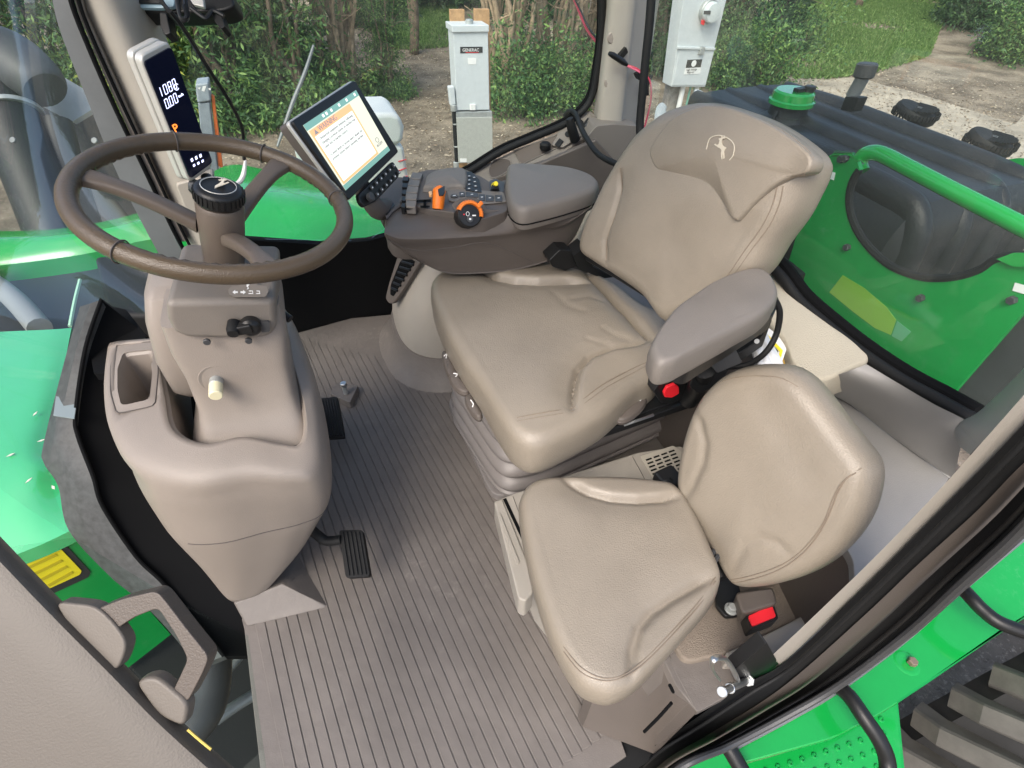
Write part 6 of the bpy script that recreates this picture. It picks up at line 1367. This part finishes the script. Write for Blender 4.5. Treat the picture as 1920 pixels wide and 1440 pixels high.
obj('cap_lock', join(box((fx+.02, fy-.02, fz+.022), (.09, .022, .012), AX), cyl((fx+.03, fy-.03, fz+.012), (fx+.03, fy-.03, fz+.034), .018, 12)), BLACK, tk, bev=.003)
obj('cap_strap', tube([(fx-.07, fy-.02, fz-.04), (fx-.09, fy-.03, fz-.09), (fx-.08, fy-.05, fz-.13)], .006, 8), BLACK, tk)
gp_ = xp(1585, 205, 1.66)
obj('gauge_block', prism(roundpoly(Xs([(1585, 180), (1610, 183), (1598, 210), (1575, 206)], 1.64), .004), (.04, 0, 0)), BLACK, tk, bev=.005)
obj('gauge_tube', cyl(xp(1597, 182, 1.66), xp(1618, 145, 1.66), .020, 16), GREYMETAL, tk)
obj('gauge_cap', cyl(xp(1618, 146, 1.66), xp(1628, 118, 1.66), .030, 18), DKGREY, tk)
for px, py in ((1717, 212), (1857, 267)):
    c_ = xp(px, py, 2.12); rg = lathe([(.02, -.018), (.068, -.015), (.074, -.006), (.074, .006), (.068, .015), (.02, .018)], c_, (.15, -.25, 1), 36)
    wt = thing('ribbed_roller', {1717: 'black ribbed rubber foot above the tank, nearer the gauge', 1857: 'black ribbed rubber foot above the tank, nearer the right edge'}[px], 'roller', c_, 'ribbed rubber feet behind the tank')
    obj('disc', rg, RUBBER, wt); obj('hub', cyl(c_-UP*.035, c_+UP*.02-LT*.0, .015, 12), STEEL, wt)
    obj('stem', cyl(c_-UP*.25, c_-UP*.02, .012, 10), BLACK, wt)
    rb = [box(c_+.0755*np.array([math.cos(s), math.sin(s), .0])+UP*.0, (.005, .006, .018), (np.array([math.cos(s), math.sin(s), 0]), np.array([-math.sin(s), math.cos(s), 0]), UP)) for s in np.linspace(0, 2*math.pi, 37)[:-1]]
    tp = [box(c_+UP*.018+LG*d_, (.005, 2*math.sqrt(max(.066**2-d_**2, 1e-4)), .006), AX) for d_ in np.linspace(-.058, .058, 11)]
    obj('tread', join(*rb, *tp), RUBBER, wt)
top('green_disc', prism([xp(1886, 372, 2.1)+.12*np.array([0, math.cos(s), math.sin(s)]) for s in np.linspace(0, 2*math.pi, 33)[:-1]], (.02, 0, 0)), GREEN2, 'green round disc partly hidden behind the right end of the tank', 'disc')
gp2 = thing('guard_plate', 'green metal guard plate with a U-shaped cut-out edged in black rubber', 'guard plate', xp(1640, 600, 1.25))
XP_ = 1.25
cut = [(1612, 318), (1601, 335), (1594, 358), (1593, 385), (1600, 415), (1616, 446), (1640, 474), (1668, 497), (1700, 512), (1735, 521), (1770, 522), (1805, 517), (1840, 505), (1864, 488), (1890, 481), (1930, 478)]
outl = [(1606, 300), (1592, 293), (1562, 292), (1549, 300), (1542, 312), (1500, 420), (1470, 520), (1440, 640), (1620, 760), (1760, 820), (1790, 734), (1922, 582), (2000, 500), (1990, 478)]
obj('plate', prism(Xs(cut[::-1]+outl, XP_), (.012, 0, 0)), GREEN2, gp2)
obj('rubber_edge', tube(Xs(cut, XP_+.004), .009, 8, k=4), RUBBER, gp2)
obj('flange', prism(roundpoly([xp(1549, 300, XP_-.002), xp(1562, 291, XP_-.002), xp(1592, 292, XP_-.002), xp(1610, 303, XP_-.002), xp(1620, 312, XP_+.08), xp(1600, 290, XP_+.09), xp(1565, 286, XP_+.09)], .004), (0, 0, .006)), GREEN, gp2)
obj('right_flange', prism(Xs([(1868, 486), (1900, 474), (1960, 474), (1960, 500), (1900, 500)], XP_-.01), (.03, 0, 0)), GREEN, gp2)
st = obj('white_sticker', prism(Xs([(1548, 318), (1566, 324), (1563, 338), (1544, 331)], XP_-.002), (.001, 0, 0)), WHITE, gp2)
st = obj('white_sticker', prism(Xs([(1903, 530), (1925, 536), (1922, 552), (1898, 545)], XP_-.002), (.001, 0, 0)), WHITE, gp2)
for px, py in ((1591, 463), (1729, 558), (1546, 341), (1901, 562), (1580, 298), (1588, 297)):
    p_ = xp(px, py, XP_); obj('bolt', cyl(p_, p_-np.array([.012, 0, 0]), .009, 6), DKGREY, gp2)
obj('yellow_reflection', prism(Xs([(1580, 516), (1620, 540), (1662, 576), (1680, 600), (1670, 628), (1640, 615), (1600, 585), (1555, 548)], XP_-.0015), (.001, 0, 0)), mat('painted_reflection', (.20, .42, .04), .5), gp2)  # reflection of the yellow decal in the window, painted as a flat patch
obj('grey_patch', prism(Xs([(1682, 602), (1708, 622), (1690, 640), (1672, 630)], XP_-.0015), (.001, 0, 0)), mat('grey_green_patch', (.10, .38, .20), .5), gp2)  # small grey-green patch at the lower end of the yellow one
top('green_handrail', tube(Xs([(1616, 322), (1612, 308), (1618, 292), (1634, 286), (1655, 290), (1700, 313), (1780, 355), (1860, 396), (1990, 462)], XP_+.09), .019, 14, k=6), GREEN, 'bright green tubular handrail above the green rear panel', 'handrail')
top('dark_rear_sheet', prism(Xs([(1785, 740), (1925, 575), (2100, 420), (2100, 900), (1850, 880), (1760, 800)], 1.32), (.02, 0, 0)), DKGREY, 'dark flat sheet right of the green rear panel', 'panel')  # plain dark sheet filling the area beside the guard plate
rb_ = thing('hinge_bracket', 'black bolted bracket between driver seat and green rear panel', 'bracket', xp(1465, 510, 1.1))
obj('plate', prism(roundpoly(Xs([(1430, 478), (1448, 480), (1470, 496), (1494, 516), (1490, 530), (1462, 526), (1440, 508), (1425, 495)], 1.08), .003), (.03, 0, 0)), BLACK, rb_, bev=.003)
for px, py in ((1436, 490), (1450, 505), (1460, 490), (1475, 522), (1492, 517), (1478, 500)):
    p_ = xp(px, py, 1.07); obj('bolt', cyl(p_, p_-np.array([.02, 0, -.005]), .009, 8), GREYMETAL, rb_)
# ================================================================== lower right: fender, step, rails, tyre
rf = thing('rear_fender', 'bright green rear fender strip with a hex bolt outside the door', 'fender', zp(1700, 1240, -.2))
obj('strip', prism(Zs([(1360, 1410), (1480, 1345), (1575, 1288), (1700, 1192), (1800, 1102), (1900, 1014), (2050, 900), (2150, 1000), (1960, 1135), (1875, 1186), (1747, 1276), (1684, 1318), (1640, 1345), (1560, 1385), (1400, 1430)], -.10), (0, 0, -.02)), GREEN, rf, bev=.004)
dz = zp(1700, 1243, -.1); obj('dimple', lathe([(.03, .0), (.024, .002), (.018, .001), (.004, .0005)], dz, (0, 0, 1), 28), GREEN, rf)
obj('bolt', cyl(zp(1708, 1243, -.098), zp(1708, 1243, -.098)+UP*.015, .011, 6), mat('rusty_bolt', (.22, .17, .13), .6, metal=.4), rf, smooth=False)
obj('edge_rail', tube(Zs([(1380, 1400), (1480, 1347), (1575, 1291), (1700, 1197), (1800, 1109), (1950, 985)], -.08), .006, 8), GREYMETAL, rf)
obj('lower_skirt', prism([zp(1684, 1318, -.10), zp(1747, 1276, -.1), zp(1875, 1186, -.1), zp(1960, 1135, -.1), zp(1960, 1135, -.1)-UP*.2, zp(1684, 1318, -.1)-UP*.2], (0, .004, 0)), GREEN2, rf)
stp = thing('access_step', 'green cab step platform with rows of raised grip studs', 'step', zp(1500, 1400, -.4))
obj('platform', prism(Zs([(1120, 1500), (1240, 1445), (1330, 1398), (1480, 1335), (1600, 1292), (1683, 1312), (1700, 1500)], -.36), (0, 0, -.02)), GREEN, stp, bev=.004)
obj('end_plate', prism([zp(1680, 1312, -.36), zp(1698, 1500, -.36), zp(1698, 1500, -.46), zp(1680, 1312, -.46)], (.006, 0, 0)), GREEN2, stp)
sa, sb_, sc_ = zp(1330, 1420, -.36), zp(1652, 1345, -.36), zp(1350, 1500, -.36)
ux = (zp(1652, 1345, -.36)-zp(1540, 1380, -.36)); ux = unit(ux); uy = unit(np.cross(UP, ux)); c0_ = zp(1652, 1349, -.36); stt = []
for i in range(14):
    for j in range(-2, 7):
        p = c0_-ux*(.036*i+.018*(j % 2))-uy*.030*j
        cp2 = M.T@(p-CAM); X2, Y2 = 960+FPX*cp2[0]/cp2[2], 720-FPX*cp2[1]/cp2[2]
        if X2 < 1675 and Y2 > 1345-(X2-1652)*.42: stt.append(lathe([(.008, 0), (.0065, .004), (.004, .0045), (.0035, .001)], p, (0, 0, 1), 10))
if stt: o = obj('grip_studs', join(*stt), GREEN2, stp); o['kind'] = 'stuff'
def rail(L, z, label, r_=.017): top('step_rail', tube([zp(a, b, q) for (a, b), q in zip(L, z)], r_, 14, k=6), BLACK, label, 'handrail', 'black tubular step rails')
rail([(1802, 1100), (1818, 1118), (1845, 1146), (1880, 1170), (1960, 1198)], [-.03, -.0, .0, .0, .0], 'black tubular rail curving off the right edge over the fender')
rail([(1567, 1284), (1592, 1305), (1620, 1345), (1650, 1390), (1664, 1430), (1664, 1480)], [-.05, -.03, -.03, -.05, -.08, -.1], 'long black tubular rail crossing the green step in the middle')
rail([(1360, 1392), (1376, 1418), (1400, 1460)], [-.05, -.06, -.08], 'short black tubular rail at the bottom edge near the floor mat')
obj_ = rf
ty = thing('tractor_wheel', 'large tractor wheel with dusty diagonal tyre lugs at the lower right corner', 'wheel', (2.15, -.35, GZ))
TC = np.array([2.15, -.33, -.98]); TR = .92
obj('carcass', lathe([(.62, .33), (.80, .36), (.90, .30), (.92, .15), (.92, -.15), (.90, -.30), (.80, -.36), (.62, -.33)], TC, (0, 1, 0), 72), TYRE, ty)
obj('rim', lathe([(.5, -.2), (.6, -.24), (.62, -.2), (.62, .2), (.5, .24)], TC, (0, 1, 0), 40), YELLOW, ty)
for i in range(44):
    for s_ in (-1, 1):
        rows = []
        for k in range(7):
            t = k/6; w_ = s_*(.35*(1-t)-.03*t); a = 2*math.pi*(i+(.5 if s_ > 0 else 0))/44-t*.30; rr = TR+(-.05 if t < .1 else 0)
            d_ = np.array([math.cos(a), 0, math.sin(a)]); tg = np.array([-math.sin(a), 0, math.cos(a)])
            c_ = TC+np.array([0, w_, 0]); sk_ = unit(tg*.9+np.array([0, -s_*.6, 0]))*.028
            rows.append([c_+d_*(rr-.02)-sk_*1.35, c_+d_*(rr+.036)-sk_*1.05, c_+d_*(rr+.045)-sk_*.85, c_+d_*(rr+.045)+sk_*.85, c_+d_*(rr+.036)+sk_*1.05, c_+d_*(rr-.02)+sk_*1.35])
        if abs(((i+(.5 if s_ > 0 else 0))*360/44) % 360-180) < 100 or True:
            V, F = loft(rows, True, True)
            if i == 0 and s_ == -1 or i == 0: pass
            obj('lug', (V, F), LUG, ty, smooth=False, bev=0)
